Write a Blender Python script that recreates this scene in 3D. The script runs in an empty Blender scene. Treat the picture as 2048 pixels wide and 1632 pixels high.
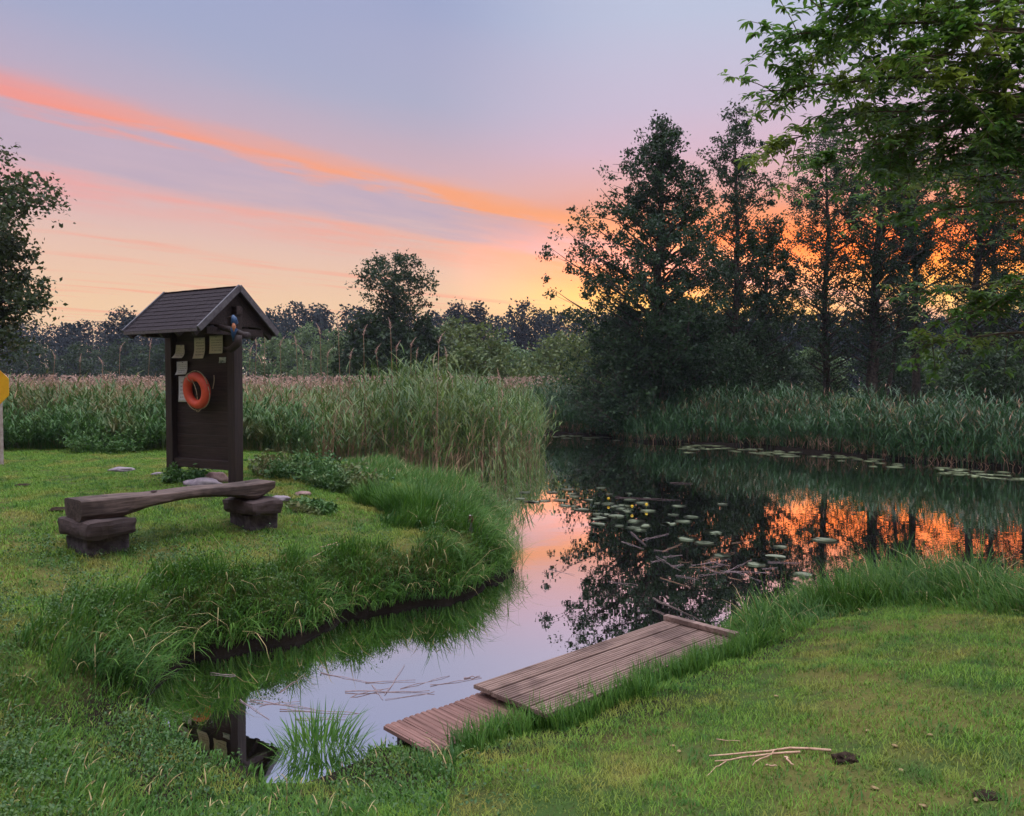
import bpy, bmesh, math, random
import numpy as np
from mathutils import Vector, Matrix

C = bpy.context.scene.collection
SC = bpy.context.scene
rng = np.random.default_rng(7)
random.seed(7)
PI = math.pi

# ------------------------------------------------------------------ camera
H = 2.40                      # eye height above the water (z = 0)
F = 1600.0                    # focal length for a 2048 px wide picture
PITCH = math.radians(1.65)
cam_d = bpy.data.cameras.new("camera")
cam = bpy.data.objects.new("camera", cam_d); C.objects.link(cam)
cam_d.sensor_width = 36; cam_d.lens = 36 * F / 2048
cam_d.clip_start = 0.05; cam_d.clip_end = 6000
cam.location = (0, 0, H); cam.rotation_euler = (PI / 2 - PITCH, 0, 0)
SC.camera = cam
SP, CP = math.sin(PITCH), math.cos(PITCH)

def ray(px, py):
    cx, cy = (px - 1024) / F, (816 - py) / F
    return np.array([cx, CP + cy * SP, cy * CP - SP])

def onz(px, py, z=0.0):
    """where the line of sight meets the level z"""
    r = ray(px, py); k = (z - H) / r[2]
    return np.array([r[0] * k, r[1] * k, z])

def atd(px, py, d):
    """point at ground distance d (along y)"""
    r = ray(px, py); k = d / r[1]
    return np.array([r[0] * k, d, H + r[2] * k])

# ------------------------------------------------------------------ colour / material helpers
def lin(r, g, b):
    f = lambda c: (c / 255 / 12.92) if c / 255 <= 0.04045 else ((c / 255 + 0.055) / 1.055) ** 2.4
    return (f(r), f(g), f(b), 1.0)

class NT:
    def __init__(s, tree): s.t = tree; s.n = tree.nodes; s.l = tree.links
    def new(s, typ, **kw):
        nd = s.n.new(typ)
        for k, v in kw.items(): setattr(nd, k, v)
        return nd
    def put(s, sock, v):
        if isinstance(v, bpy.types.NodeSocket): s.l.new(v, sock)
        elif v is not None: sock.default_value = v
    def m(s, op, a, b=None, c=None, clamp=False):
        nd = s.new('ShaderNodeMath', operation=op, use_clamp=clamp)
        s.put(nd.inputs[0], a); s.put(nd.inputs[1], b); s.put(nd.inputs[2], c)
        return nd.outputs[0]
    def step(s, x, a, b):
        nd = s.new('ShaderNodeMapRange', interpolation_type='SMOOTHSTEP')
        s.put(nd.inputs[0], x); nd.inputs[1].default_value = a; nd.inputs[2].default_value = b
        nd.inputs[3].default_value = 0; nd.inputs[4].default_value = 1
        return nd.outputs[0]
    def mix(s, f, a, b, blend='MIX'):
        nd = s.new('ShaderNodeMix', data_type='RGBA', blend_type=blend)
        s.put(nd.inputs[0], f); s.put(nd.inputs[6], a); s.put(nd.inputs[7], b)
        return nd.outputs[2]
    def ramp(s, f, stops, interp='LINEAR'):
        nd = s.new('ShaderNodeValToRGB'); cr = nd.color_ramp; cr.interpolation = interp
        while len(cr.elements) < len(stops): cr.elements.new(0.5)
        for e, (p, c) in zip(cr.elements, stops): e.position = p; e.color = c
        s.put(nd.inputs[0], f); return nd.outputs[0]
    def noise(s, vec, scale, detail=3, rough=0.55, dist=0.0):
        nd = s.new('ShaderNodeTexNoise'); s.put(nd.inputs['Vector'], vec)
        nd.inputs['Scale'].default_value = scale; nd.inputs['Detail'].default_value = detail
        nd.inputs['Roughness'].default_value = rough; nd.inputs['Distortion'].default_value = dist
        return nd.outputs[0]

def new_mat(name):
    m = bpy.data.materials.new(name); m.use_nodes = True
    t = NT(m.node_tree); t.n.clear()
    out = t.new('ShaderNodeOutputMaterial')
    return m, t, out

def principled(t, col, rough=0.7, spec=0.3, normal=None):
    p = t.new('ShaderNodeBsdfPrincipled')
    t.put(p.inputs['Base Color'], col); t.put(p.inputs['Roughness'], rough)
    p.inputs['Specular IOR Level'].default_value = spec
    if normal is not None: t.put(p.inputs['Normal'], normal)
    return p

def bump(t, h, strength=0.4, dist=0.02):
    b = t.new('ShaderNodeBump'); b.inputs['Strength'].default_value = strength
    b.inputs['Distance'].default_value = dist; t.put(b.inputs['Height'], h)
    return b.outputs[0]

def leaf_mat(name, c1, c2, c3=None, trans=0.3, rough=0.55, spec=0.25, nscale=0.6, w3=0.5, c4=None):
    """leaf/blade material: colour differs from leaf to leaf and in patches"""
    m, t, out = new_mat(name)
    geo = t.new('ShaderNodeNewGeometry')
    col = t.mix(geo.outputs['Random Per Island'], c1, c2)
    if c3:
        n = t.noise(geo.outputs['Position'], nscale, 3, 0.6)
        col = t.mix(t.m('MULTIPLY', t.step(n, 0.48, 0.68), w3), col, c3)
    if c4:
        n = t.noise(geo.outputs['Position'], nscale * 2.7, 4, 0.65)
        col = t.mix(t.m('MULTIPLY', t.step(n, 0.50, 0.64), 0.75), col, c4)
    p = principled(t, col, rough, spec)
    tr = t.new('ShaderNodeBsdfTranslucent'); t.put(tr.inputs[0], col)
    mx = t.new('ShaderNodeMixShader'); mx.inputs[0].default_value = trans
    t.l.new(p.outputs[0], mx.inputs[1]); t.l.new(tr.outputs[0], mx.inputs[2])
    t.l.new(mx.outputs[0], out.inputs[0])
    return m

def wood_mat(name, c1, c2, axis=0, scale=6, rough=0.75, stretch=14, b=0.5, patch=None):
    m, t, out = new_mat(name)
    tc = t.new('ShaderNodeTexCoord')
    mp = t.new('ShaderNodeMapping'); t.put(mp.inputs[0], tc.outputs['Object'])
    sc = [scale * stretch] * 3; sc[axis] = scale; mp.inputs['Scale'].default_value = sc
    n = t.noise(mp.outputs[0], 1.0, 5, 0.65, 0.4)
    n2 = t.noise(tc.outputs['Object'], 2.3, 3, 0.6)
    col = t.mix(t.step(n, 0.3, 0.7), c1, c2)
    if patch: col = t.mix(t.m('MULTIPLY', t.step(n2, 0.5, 0.66), 0.7), col, patch)
    geo = t.new('ShaderNodeNewGeometry')
    col = t.mix(t.m('MULTIPLY', geo.outputs['Random Per Island'], 0.35), col, c1)
    p = principled(t, col, rough, 0.3, bump(t, n, b, 0.01))
    t.l.new(p.outputs[0], out.inputs[0])
    return m

def plain_mat(name, c1, c2, scale=20, rough=0.6, spec=0.3, b=0.15, dist=0.004):
    m, t, out = new_mat(name)
    tc = t.new('ShaderNodeTexCoord')
    n = t.noise(tc.outputs['Object'], scale, 4, 0.6)
    p = principled(t, t.mix(t.step(n, 0.35, 0.68), c1, c2), rough, spec, bump(t, n, b, dist))
    t.l.new(p.outputs[0], out.inputs[0])
    return m

# ------------------------------------------------------------------ mesh helpers
def mesh_np(name, V, Fc, smooth=True):
    V = np.ascontiguousarray(V, np.float32).reshape(-1, 3); Fc = np.ascontiguousarray(Fc, np.int32)
    k = Fc.shape[1]; me = bpy.data.meshes.new(name)
    me.vertices.add(len(V)); me.vertices.foreach_set('co', V.ravel())
    me.loops.add(Fc.size); me.loops.foreach_set('vertex_index', Fc.ravel())
    me.polygons.add(len(Fc)); me.polygons.foreach_set('loop_start', np.arange(len(Fc), dtype=np.int32) * k)
    me.update(calc_edges=True)
    if not smooth: me.polygons.foreach_set('use_smooth', np.zeros(len(Fc), bool))
    return me

def obj(name, me, mat, parent=None, loc=None, rot=None):
    o = bpy.data.objects.new(name, me); C.objects.link(o)
    if mat is not None and me is not None:
        me.materials.clear(); me.materials.append(mat)
    if parent is not None: o.parent = parent
    if loc is not None: o.location = loc
    if rot is not None: o.rotation_euler = rot
    return o

def tag(o, label=None, cat=None, group=None, kind=None):
    if label: o['label'] = label
    if cat: o['category'] = cat
    if group: o['group'] = group
    if kind: o['kind'] = kind
    return o

def thing(name, label, cat, loc=(0, 0, 0), rz=0, group=None):
    o = bpy.data.objects.new(name, None); C.objects.link(o)
    o.empty_display_size = 0.1
    o.location = loc; o.rotation_euler = (0, 0, rz)
    return tag(o, label, cat, group)

class MB:
    """collects triangles/quads (as triangles) of numpy pieces"""
    def __init__(s): s.v = []; s.f = []; s.n = 0
    def add(s, V, Fc):
        V = np.asarray(V, float).reshape(-1, 3); Fc = np.asarray(Fc, int)
        if Fc.shape[1] == 4: Fc = np.vstack([Fc[:, [0, 1, 2]], Fc[:, [0, 2, 3]]])
        s.v.append(V); s.f.append(Fc + s.n); s.n += len(V)
    def build(s, name, mat, parent=None, smooth=True, loc=None):
        V = np.vstack(s.v)
        if loc is not None: V = V - np.asarray(loc)
        o = obj(name, mesh_np(name, V, np.vstack(s.f), smooth), mat, parent)
        if loc is not None: o.location = loc
        return o

def ribbons(base, az, a0, a1, L, w, seg=2, prof=None, twist=None):
    """N tapering strips that start at base and bend from angle a0 to a1 off the vertical"""
    base = np.asarray(base, float); N = len(base)
    f = lambda q: np.broadcast_to(np.asarray(q, float), (N,))
    az, a0, a1, L, w = f(az), f(a0), f(a1), f(L), f(w)
    t = (np.arange(seg) + 0.5) / seg
    ang = a0[:, None] + (a1 - a0)[:, None] * t[None]
    st = (L / seg)[:, None]
    d = np.stack([np.sin(ang) * np.cos(az)[:, None], np.sin(ang) * np.sin(az)[:, None], np.cos(ang)], -1) * st[..., None]
    pts = np.concatenate([base[:, None], base[:, None] + np.cumsum(d, 1)], 1)
    tw = f(0 if twist is None else twist)
    side = np.stack([-np.sin(az + tw), np.cos(az + tw), 0 * az], -1)
    if prof is None: prof = np.linspace(1, 0.55, seg)
    wp = 0.5 * w[:, None] * np.asarray(prof)[None]
    V = np.empty((N, 2 * seg + 1, 3))
    V[:, 0:2 * seg:2] = pts[:, :seg] - side[:, None] * wp[..., None]
    V[:, 1:2 * seg:2] = pts[:, :seg] + side[:, None] * wp[..., None]
    V[:, -1] = pts[:, -1]
    fs = []
    for i in range(seg - 1):
        a = 2 * i; fs += [[a, a + 1, a + 3], [a, a + 3, a + 2]]
    fs.append([2 * seg - 2, 2 * seg - 1, 2 * seg])
    Fc = (np.array(fs)[None] + (np.arange(N) * (2 * seg + 1))[:, None, None]).reshape(-1, 3)
    return V.reshape(-1, 3), Fc, pts

def leaves(pos, size, r, updir=0.35, aspect=0.55, droop=None):
    """diamond leaves with a random facing"""
    N = len(pos)
    a = r.normal(size=(N, 3)); 
    if droop is not None: a[:, 2] -= droop
    a /= np.linalg.norm(a, axis=1)[:, None]
    b = r.normal(size=(N, 3)); b[:, 2] += updir * 3
    nrm = np.cross(a, b); nrm /= np.linalg.norm(nrm, axis=1)[:, None] + 1e-9
    L = size * r.uniform(0.6, 1.35, N)
    V = np.empty((N, 4, 3))
    up = np.cross(nrm, a)
    V[:, 0] = pos - a * (L * 0.5)[:, None]
    V[:, 1] = pos + nrm * (L * aspect * 0.5)[:, None] + up * (L * 0.1)[:, None]
    V[:, 2] = pos + a * (L * 0.5)[:, None]
    V[:, 3] = pos - nrm * (L * aspect * 0.5)[:, None] + up * (L * 0.1)[:, None]
    Fc = np.arange(4 * N).reshape(N, 4)
    return V.reshape(-1, 3), Fc

def tube(pts, rad, n=6, cap=True):
    pts = np.asarray(pts, float); K = len(pts); rad = np.broadcast_to(np.asarray(rad, float), (K,))
    tan = np.gradient(pts, axis=0); tan /= np.linalg.norm(tan, axis=1)[:, None] + 1e-9
    ref = np.array([0, 0, 1.0]) if abs(tan[0, 2]) < 0.9 else np.array([1.0, 0, 0])
    s = np.cross(tan, ref); s /= np.linalg.norm(s, axis=1)[:, None] + 1e-9
    u = np.cross(s, tan)
    th = np.arange(n) * 2 * PI / n
    V = pts[:, None] + rad[:, None, None] * (np.cos(th)[None, :, None] * s[:, None] + np.sin(th)[None, :, None] * u[:, None])
    V = V.reshape(-1, 3)
    f = []
    for i in range(K - 1):
        for j in range(n):
            k = (j + 1) % n
            f.append([i * n + j, i * n + k, (i + 1) * n + k, (i + 1) * n + j])
    if cap:
        V = np.vstack([V, pts[-1:], pts[:1]])
        e = (K - 1) * n
        for j in range(n):
            k = (j + 1) % n
            f.append([e + j, e + k, K * n, K * n]); f.append([k, j, K * n + 1, K * n + 1])
    f = np.array(f)
    tri = np.vstack([f[:, [0, 1, 2]], f[f[:, 2] != f[:, 3]][:, [0, 2, 3]]])
    return V, tri

def box_bm(bm, size, mat4, bev=0.0):
    g = bmesh.ops.create_cube(bm, size=1.0)
    vs = g['verts']
    bmesh.ops.scale(bm, vec=size, verts=vs)
    if bev:
        es = list({e for v in vs for e in v.link_edges})
        r = bmesh.ops.bevel(bm, geom=es, offset=bev, segments=2, affect='EDGES', profile=0.6)
        vs = list({v for f in r['faces'] for v in f.verts} | {v for v in vs if v.is_valid})
        # gather the whole island
        seen = set(vs); stack = list(vs)
        while stack:
            v = stack.pop()
            for e in v.link_edges:
                q = e.other_vert(v)
                if q not in seen: seen.add(q); stack.append(q)
        vs = list(seen)
    bmesh.ops.transform(bm, matrix=mat4, verts=vs)
    return vs

def bm_obj(name, bm, mat, parent=None, rough=0.0, sub=0, seed=0):
    """finish a bmesh; rough = random displacement for hewn wood or stone"""
    if sub: bmesh.ops.subdivide_edges(bm, edges=bm.edges[:], cuts=sub, use_grid_fill=True)
    if rough:
        r = random.Random(seed)
        from mathutils import noise as mn
        off = Vector((r.random() * 50, r.random() * 50, r.random() * 50))
        for v in bm.verts:
            v.co += Vector(mn.noise_vector(v.co * 4 + off)) * rough + Vector(mn.noise_vector(v.co * 13 + off)) * rough * 0.4
    me = bpy.data.meshes.new(name); bm.normal_update(); bm.to_mesh(me); bm.free()
    return obj(name, me, mat, parent)

def T(x, y, z, rx=0, ry=0, rz=0):
    return Matrix.Translation((x, y, z)) @ Matrix.Rotation(rz, 4, 'Z') @ Matrix.Rotation(ry, 4, 'Y') @ Matrix.Rotation(rx, 4, 'X')

# ------------------------------------------------------------------ world: dusk sky
SUN_AZ = math.radians(23)       # to the right of straight ahead
w = bpy.data.worlds.new("World"); SC.world = w; w.use_nodes = True
t = NT(w.node_tree); t.n.clear()
wo = t.new('ShaderNodeOutputWorld'); bg = t.new('ShaderNodeBackground'); t.l.new(bg.outputs[0], wo.inputs[0])
tc = t.new('ShaderNodeTexCoord'); sx = t.new('ShaderNodeSeparateXYZ'); t.l.new(tc.outputs['Generated'], sx.inputs[0])
dx, dy, dz = sx.outputs
dzc = t.m('MAXIMUM', dz, 0.025)
u = t.m('DIVIDE', dx, dzc); v = t.m('DIVIDE', dy, dzc)
al = t.m('ADD', t.m('MULTIPLY', u, 0.685), t.m('MULTIPLY', v, 0.729))      # along the cloud streaks
ac = t.m('SUBTRACT', t.m('MULTIPLY', u, 0.729), t.m('MULTIPLY', v, 0.685))  # across them
def sky_noise(ka, kc, scale, det, off=0.0):
    cv = t.new('ShaderNodeCombineXYZ')
    t.put(cv.inputs[0], t.m('MULTIPLY', al, ka)); t.put(cv.inputs[1], t.m('MULTIPLY', ac, kc)); cv.inputs[2].default_value = off
    return t.m('SUBTRACT', t.noise(cv.outputs[0], scale, det, 0.55), 0.5)
n1 = sky_noise(0.55, 1.3, 1.5, 5, 1.3)
n2 = sky_noise(0.30, 1.6, 1.6, 4, 7.7)
n3 = sky_noise(0.14, 0.7, 1.0, 2, 3.1)
s = t.m('ADD', ac, t.m('ADD', t.m('MULTIPLY', n1, 0.55), t.m('MULTIPLY', n3, 0.5)))
base = t.ramp(dz, [(0.0, lin(246, 204, 146)), (0.09, lin(244, 198, 148)), (0.14, lin(236, 190, 162)), (0.19, lin(224, 182, 174)),
                   (0.25, lin(202, 174, 190)), (0.33, lin(170, 171, 200)), (0.41, lin(150, 163, 203)), (0.50, lin(146, 160, 204)),
                   (0.62, lin(184, 188, 212)), (1.0, lin(216, 216, 226))])
hl = t.m('SQRT', t.m('ADD', t.m('MULTIPLY', dx, dx), t.m('MULTIPLY', dy, dy)))
ch = t.m('DIVIDE', t.m('ADD', t.m('MULTIPLY', dx, math.sin(SUN_AZ)), t.m('MULTIPLY', dy, math.cos(SUN_AZ))), t.m('MAXIMUM', hl, 0.01))
warm = t.ramp(dz, [(0.0, lin(255, 180, 84)), (0.08, lin(255, 206, 116)), (0.108, lin(255, 184, 84)), (0.132, lin(255, 146, 56)),
                   (0.155, lin(255, 122, 42)), (0.178, lin(253, 132, 64)), (0.204, lin(248, 158, 116)), (0.235, lin(236, 178, 170)), (0.275, lin(222, 186, 202)), (0.32, lin(206, 192, 214)),
                   (0.41, lin(190, 197, 221)), (0.50, lin(186, 194, 222)), (1.0, lin(216, 216, 226))])
wm = t.step(ch, 0.865, 0.985)
hsn = t.new('ShaderNodeHueSaturation'); hsn.inputs['Saturation'].default_value = 0.88; t.put(hsn.inputs['Color'], base)
col = t.mix(wm, hsn.outputs[0], warm)
# streak colour warms towards the sun
stk = t.mix(t.step(ch, 0.45, 0.97), lin(250, 146, 132), lin(255, 166, 106))
n4 = sky_noise(0.9, 2.4, 2.2, 4, 12.0)
inten = t.m('MULTIPLY', t.step(t.m('ADD', n3, n2), -0.42, 0.05), t.step(dz, 0.06, 0.18))
up1 = t.m('SUBTRACT', 1.0, t.step(s, -3.14, -2.72))       # soft upper side
lo1 = t.step(t.m('ADD', s, t.m('ADD', t.m('MULTIPLY', n2, 0.5), t.m('MULTIPLY', n4, 0.6))), -3.40, -3.17)
m1 = t.m('MULTIPLY', t.m('POWER', up1, 1.8), lo1)
lil = t.m('MULTIPLY', t.m('SUBTRACT', 1.0, t.step(s, -3.36, -3.12)), t.step(s, -4.25, -3.85))
col = t.mix(t.m('MULTIPLY', lil, t.m('ADD', 0.62, t.m('MULTIPLY', n4, -1.4), clamp=True)), col, t.mix(wm, lin(190, 170, 188), lin(228, 166, 152)))
m2 = t.m('MULTIPLY', t.m('SUBTRACT', 1.0, t.step(s, -4.22, -3.88)), t.step(s, -5.3, -4.22))
col = t.mix(t.m('MULTIPLY', m2, t.m('ADD', 0.42, t.m('MULTIPLY', n4, 1.6), clamp=True)), col, t.mix(t.step(ch, 0.45, 0.97), lin(244, 158, 158), lin(252, 166, 128)))
m3 = t.m('MULTIPLY', t.step(n2, 0.02, 0.22), t.m('MULTIPLY', t.step(s, -4.9, -6.5), 0.4))
m3 = t.m('MULTIPLY', t.step(n2, 0.0, 0.2), t.m('MULTIPLY', t.m('SUBTRACT', 1.0, t.step(s, -5.6, -4.5)), 0.5))
col = t.mix(m3, col, lin(252, 158, 128))
col = t.mix(t.m('MULTIPLY', m1, t.m('ADD', 0.30, t.m('MULTIPLY', inten, 0.70), clamp=True)), col, stk)
halo = t.m('MULTIPLY', t.m('SUBTRACT', 1.0, t.step(s, -3.05, -2.15)), t.m('MULTIPLY', t.step(s, -3.5, -3.1), 0.20))
col = t.mix(halo, col, t.mix(t.step(ch, 0.45, 0.97), lin(226, 158, 172), lin(244, 172, 150)))
# faint veils high up
veil = t.m('MULTIPLY', t.step(n3, -0.05, 0.3), t.step(dz, 0.12, 0.3))
col = t.mix(t.m('MULTIPLY', veil, 0.3), col, lin(196, 180, 202))
# brightness added to the unseen overhead sky to light the lawn; dimmed behind
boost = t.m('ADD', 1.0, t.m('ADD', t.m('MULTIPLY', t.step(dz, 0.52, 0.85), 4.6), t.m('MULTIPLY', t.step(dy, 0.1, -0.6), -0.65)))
vm = t.new('ShaderNodeVectorMath', operation='SCALE'); glow = t.m('MULTIPLY', wm, t.m('MULTIPLY', t.m('MULTIPLY', t.step(dz, 0.215, 0.145), t.step(dz, 0.05, 0.135)), 0.9))
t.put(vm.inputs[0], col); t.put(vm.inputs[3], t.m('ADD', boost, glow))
sky = t.new('ShaderNodeTexSky', sky_type='NISHITA'); sky.sun_disc = False
sky.sun_elevation = math.radians(1.5); sky.sun_rotation = SUN_AZ; sky.air_density = 1.2; sky.dust_density = 2.0
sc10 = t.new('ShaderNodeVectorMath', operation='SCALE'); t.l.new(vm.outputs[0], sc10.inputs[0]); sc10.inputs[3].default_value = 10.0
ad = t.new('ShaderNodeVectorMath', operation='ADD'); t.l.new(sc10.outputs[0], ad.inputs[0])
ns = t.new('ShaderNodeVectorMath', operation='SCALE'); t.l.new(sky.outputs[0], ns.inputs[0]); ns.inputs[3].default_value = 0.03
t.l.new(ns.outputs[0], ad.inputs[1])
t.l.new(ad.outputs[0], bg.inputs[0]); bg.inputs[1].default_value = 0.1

sd = bpy.data.lights.new("sun", 'SUN'); so = bpy.data.objects.new("sun", sd); C.objects.link(so)
sd.energy = 0.5; sd.angle = math.radians(10); sd.color = (1.0, 0.62, 0.32)
sun_dir = Vector((math.sin(SUN_AZ) * math.cos(math.radians(1.5)), math.cos(SUN_AZ) * math.cos(math.radians(1.5)), math.sin(math.radians(1.5))))
so.rotation_euler = sun_dir.to_track_quat('Z', 'Y').to_euler()
so.location = (20, 40, 20)

SC.view_settings.view_transform = 'Standard'; SC.view_settings.look = 'None'
SC.view_settings.exposure = 0.0; SC.view_settings.gamma = 1.0
SC.cycles.use_denoising = True
SC.cycles.max_bounces = 6; SC.cycles.diffuse_bounces = 3; SC.cycles.glossy_bounces = 3
SC.cycles.transmission_bounces = 3; SC.cycles.sample_clamp_indirect = 4.0

# ------------------------------------------------------------------ terrain and water
WPX = [(2700, 1280), (2300, 1212), (2048, 1216), (1900, 1190), (1750, 1182), (1600, 1208), (1480, 1246), (1400, 1284),
       (1240, 1352), (1070, 1425), (900, 1492), (740, 1500), (640, 1545), (560, 1556), (470, 1530), (400, 1505), (345, 1485), (300, 1450),
       (285, 1395), (330, 1350), (400, 1316), (560, 1286), (700, 1238), (850, 1205), (960, 1190), (1012, 1150),
       (1018, 1098), (992, 1048), (905, 1012), (800, 968), (735, 942), (690, 916), (760, 893), (1000, 871), (1040, 866),
       (1200, 872), (1290, 885), (1500, 892), (1700, 912), (1850, 925), (2048, 940), (2400, 958), (3400, 990)]
WP = np.array([onz(*p)[:2] for p in WPX])
WP = np.vstack([WP, [[60, 16], [60, 6]]])

def ragged(poly, step=0.22, amp=0.10):
    r = np.random.default_rng(3); out_ = []
    for a, b in zip(poly, np.roll(poly, -1, 0)):
        L = np.hypot(*(b - a)); near_ = a[1] < 24 and b[1] < 24 and abs(a[0]) < 12 and abs(b[0]) < 12
        n = max(1, int(L / step)) if near_ else max(1, int(L / 1.2))
        nr = np.array([-(b - a)[1], (b - a)[0]]) / (L + 1e-9)
        for i in range(n):
            q = a + (b - a) * i / n
            out_.append(q + nr * (r.normal(0, amp * 0.45) + amp * math.sin(q[0] * 3.1 + q[1] * 2.3) * 0.8) * (1 if near_ else 2.0))
    return np.array(out_)
WP = ragged(WP)

def inside(P, poly):
    x, y = P[:, 0], P[:, 1]; res = np.zeros(len(P), bool)
    for (x0, y0), (x1, y1) in zip(poly, np.roll(poly, -1, 0)):
        cond = (y0 > y) != (y1 > y)
        res ^= cond & (x < (x1 - x0) * (y - y0) / (y1 - y0 + 1e-12) + x0)
    return res

def sdist(P, poly=None):
    """distance to the water's edge, positive on land"""
    poly = WP if poly is None else poly
    P = np.asarray(P, float); d = np.full(len(P), 1e9)
    for a, b in zip(poly, np.roll(poly, -1, 0)):
        ab = b - a; k = np.clip(((P - a) @ ab) / (ab @ ab), 0, 1)
        d = np.minimum(d, np.hypot(*(P - a - k[:, None] * ab).T))
    return np.where(inside(P, poly), -d, d)

def sm(x, a=0.0, b=1.0):
    k = np.clip((x - a) / (b - a), 0, 1); return k * k * (3 - 2 * k)

def wob(P, s, ph=0.0):
    x, y = P[:, 0] * s, P[:, 1] * s
    return (np.sin(x * 1.3 + ph) * np.cos(y * 1.1 + 1.7 * ph) + 0.6 * np.sin(x * 2.9 + y * 2.3 + ph * 2) + 0.35 * np.sin(x * 5.3 - y * 4.7 + ph * 3)) / 1.95

AX0, AX1 = np.array([-2.8, 5.9]), np.array([0.0, 8.2])     # middle line of the little canal
def zone_left(P):
    """1 beyond the canal (left lawn), 0 on the camera's side"""
    nrm = np.array([-(AX1 - AX0)[1], (AX1 - AX0)[0]]); nrm /= np.hypot(*nrm)
    return sm((P - AX0) @ nrm, -0.6, 0.6)

def ground_z(P, d=None):
    P = np.asarray(P, float).reshape(-1, 2)
    if d is None: d = sdist(P)
    dl = np.maximum(d, 0)
    A = 0.03 + 0.86 * (1 - np.exp(-(dl / 2.2) ** 1.4))
    B = 0.03 + 0.50 * sm(dl, -0.05, 0.62) + 0.41 * sm(dl, 0.2, 4.2)
    wl = zone_left(P)
    z = A * (1 - wl) + B * wl
    far = sm(P[:, 1], 17.8, 21.5) * wl
    mar = 0.16 + 0.04 * np.minimum(dl, 4) + 0.5 * sm(P[:, 1], 60, 200)
    z = z * (1 - far) + mar * far
    acr = sm(P[:, 1], 20, 24) * sm(P[:, 0], 0, 3)
    z = z * (1 - acr) + (0.10 + 0.25 * sm(dl, 0, 3) + 0.5 * sm(dl, 6, 25)) * acr
    z = z + 0.025 * wob(P, 2.1) * sm(dl, 0.3, 1.5) + 0.012 * wob(P, 6.0, 2.0) * sm(dl, 0.2, 1)
    return np.where(d < 0, np.maximum(-0.9, -0.02 + d * 0.9), z)

def gz(x, y): return float(ground_z(np.array([[x, y]]))[0])

def onground(px, py):
    """where the line of sight meets the ground"""
    r = ray(px, py); k = np.linspace(1.5, 60, 6000)
    P = np.stack([r[0] * k, r[1] * k], 1); z = H + r[2] * k
    g = np.maximum(ground_z(P), 0)
    i = int(np.argmax(z < g)); return np.array([P[i, 0], P[i, 1], g[i]])

def grow(a, b, step, lim, up=1.18):
    left = [a]; s_ = step
    while left[-1] > -lim: s_ *= up; left.append(left[-1] - s_)
    right = [b]; s_ = step
    while right[-1] < lim: s_ *= up; right.append(right[-1] + s_)
    return np.array(left[::-1] + list(np.arange(a + step, b, step)) + right)

gx = grow(-13.0, 16.0, 0.11, 2500); gy = grow(-3.0, 42.0, 0.12, 2500)
GX, GY = np.meshgrid(gx, gy); PG = np.stack([GX.ravel(), GY.ravel()], 1)
ZG = ground_z(PG)
nx, ny = len(gx), len(gy)
ii = (np.arange(ny - 1)[:, None] * nx + np.arange(nx - 1)[None]).ravel()
FG = np.stack([ii, ii + 1, ii + nx + 1, ii + nx], 1)

m_ground, t, out = new_mat("soil_and_turf")
geo = t.new('ShaderNodeNewGeometry')
na = t.noise(geo.outputs['Position'], 1.1, 4, 0.6); nb = t.noise(geo.outputs['Position'], 14, 4, 0.7)
c_ = t.mix(t.step(na, 0.38, 0.62), lin(56, 76, 34), lin(92, 88, 46))
c_ = t.mix(t.m('MULTIPLY', t.step(nb, 0.5, 0.75), 0.55), c_, lin(74, 58, 40))
sp = t.new('ShaderNodeSeparateXYZ'); t.l.new(geo.outputs['Position'], sp.inputs[0])
c_ = t.mix(t.step(sp.outputs[2], 0.42, 0.15), c_, lin(30, 24, 18))       # bare mud of the banks and the river bed
p = principled(t, c_, 0.95, 0.1, bump(t, nb, 0.6, 0.03)); t.l.new(p.outputs[0], out.inputs[0])
ground = obj("ground", mesh_np("ground", np.column_stack([PG, ZG]), FG), m_ground)
tag(ground, "grassy ground with muddy banks along the river", "ground", kind="structure")

m_water, t, out = new_mat("still_water")
geo = t.new('ShaderNodeNewGeometry')
mp = t.new('ShaderNodeMapping'); t.l.new(geo.outputs['Position'], mp.inputs[0]); mp.inputs['Scale'].default_value = (1.0, 2.2, 1)
nw = t.noise(mp.outputs[0], 1.6, 3, 0.5)
sp = t.new('ShaderNodeSeparateXYZ'); t.l.new(geo.outputs['Position'], sp.inputs[0])
amp = t.m('ADD', 0.10, t.m('MULTIPLY', t.step(sp.outputs[0], 2.0, 12.0), 0.45))
b_ = t.new('ShaderNodeBump'); b_.inputs['Distance'].default_value = 0.012; t.put(b_.inputs['Strength'], t.m('MULTIPLY', amp, 0.35)); t.put(b_.inputs['Height'], nw)
gl = t.new('ShaderNodeBsdfGlossy'); gl.inputs['Roughness'].default_value = 0.0; gl.inputs[0].default_value = (0.93, 0.93, 0.95, 1)
t.l.new(b_.outputs[0], gl.inputs['Normal'])
df = t.new('ShaderNodeBsdfDiffuse'); df.inputs[0].default_value = (0.012, 0.010, 0.008, 1)
fr = t.new('ShaderNodeLayerWeight'); fr.inputs[0].default_value = 0.5
mx = t.new('ShaderNodeMixShader'); t.put(mx.inputs[0], t.m('ADD', 0.80, t.m('MULTIPLY', fr.outputs['Facing'], 0.16)))
t.l.new(df.outputs[0], mx.inputs[1]); t.l.new(gl.outputs[0], mx.inputs[2]); t.l.new(mx.outputs[0], out.inputs[0])
wx = np.array([-6.0, 61.0]); wy = np.array([3.5, 33.0])
water = obj("water", mesh_np("water", [[-7, 2.5, 0], [61, 2.5, 0], [61, 46, 0], [-7, 46, 0]], [[0, 1, 2, 3]]), m_water)
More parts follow.
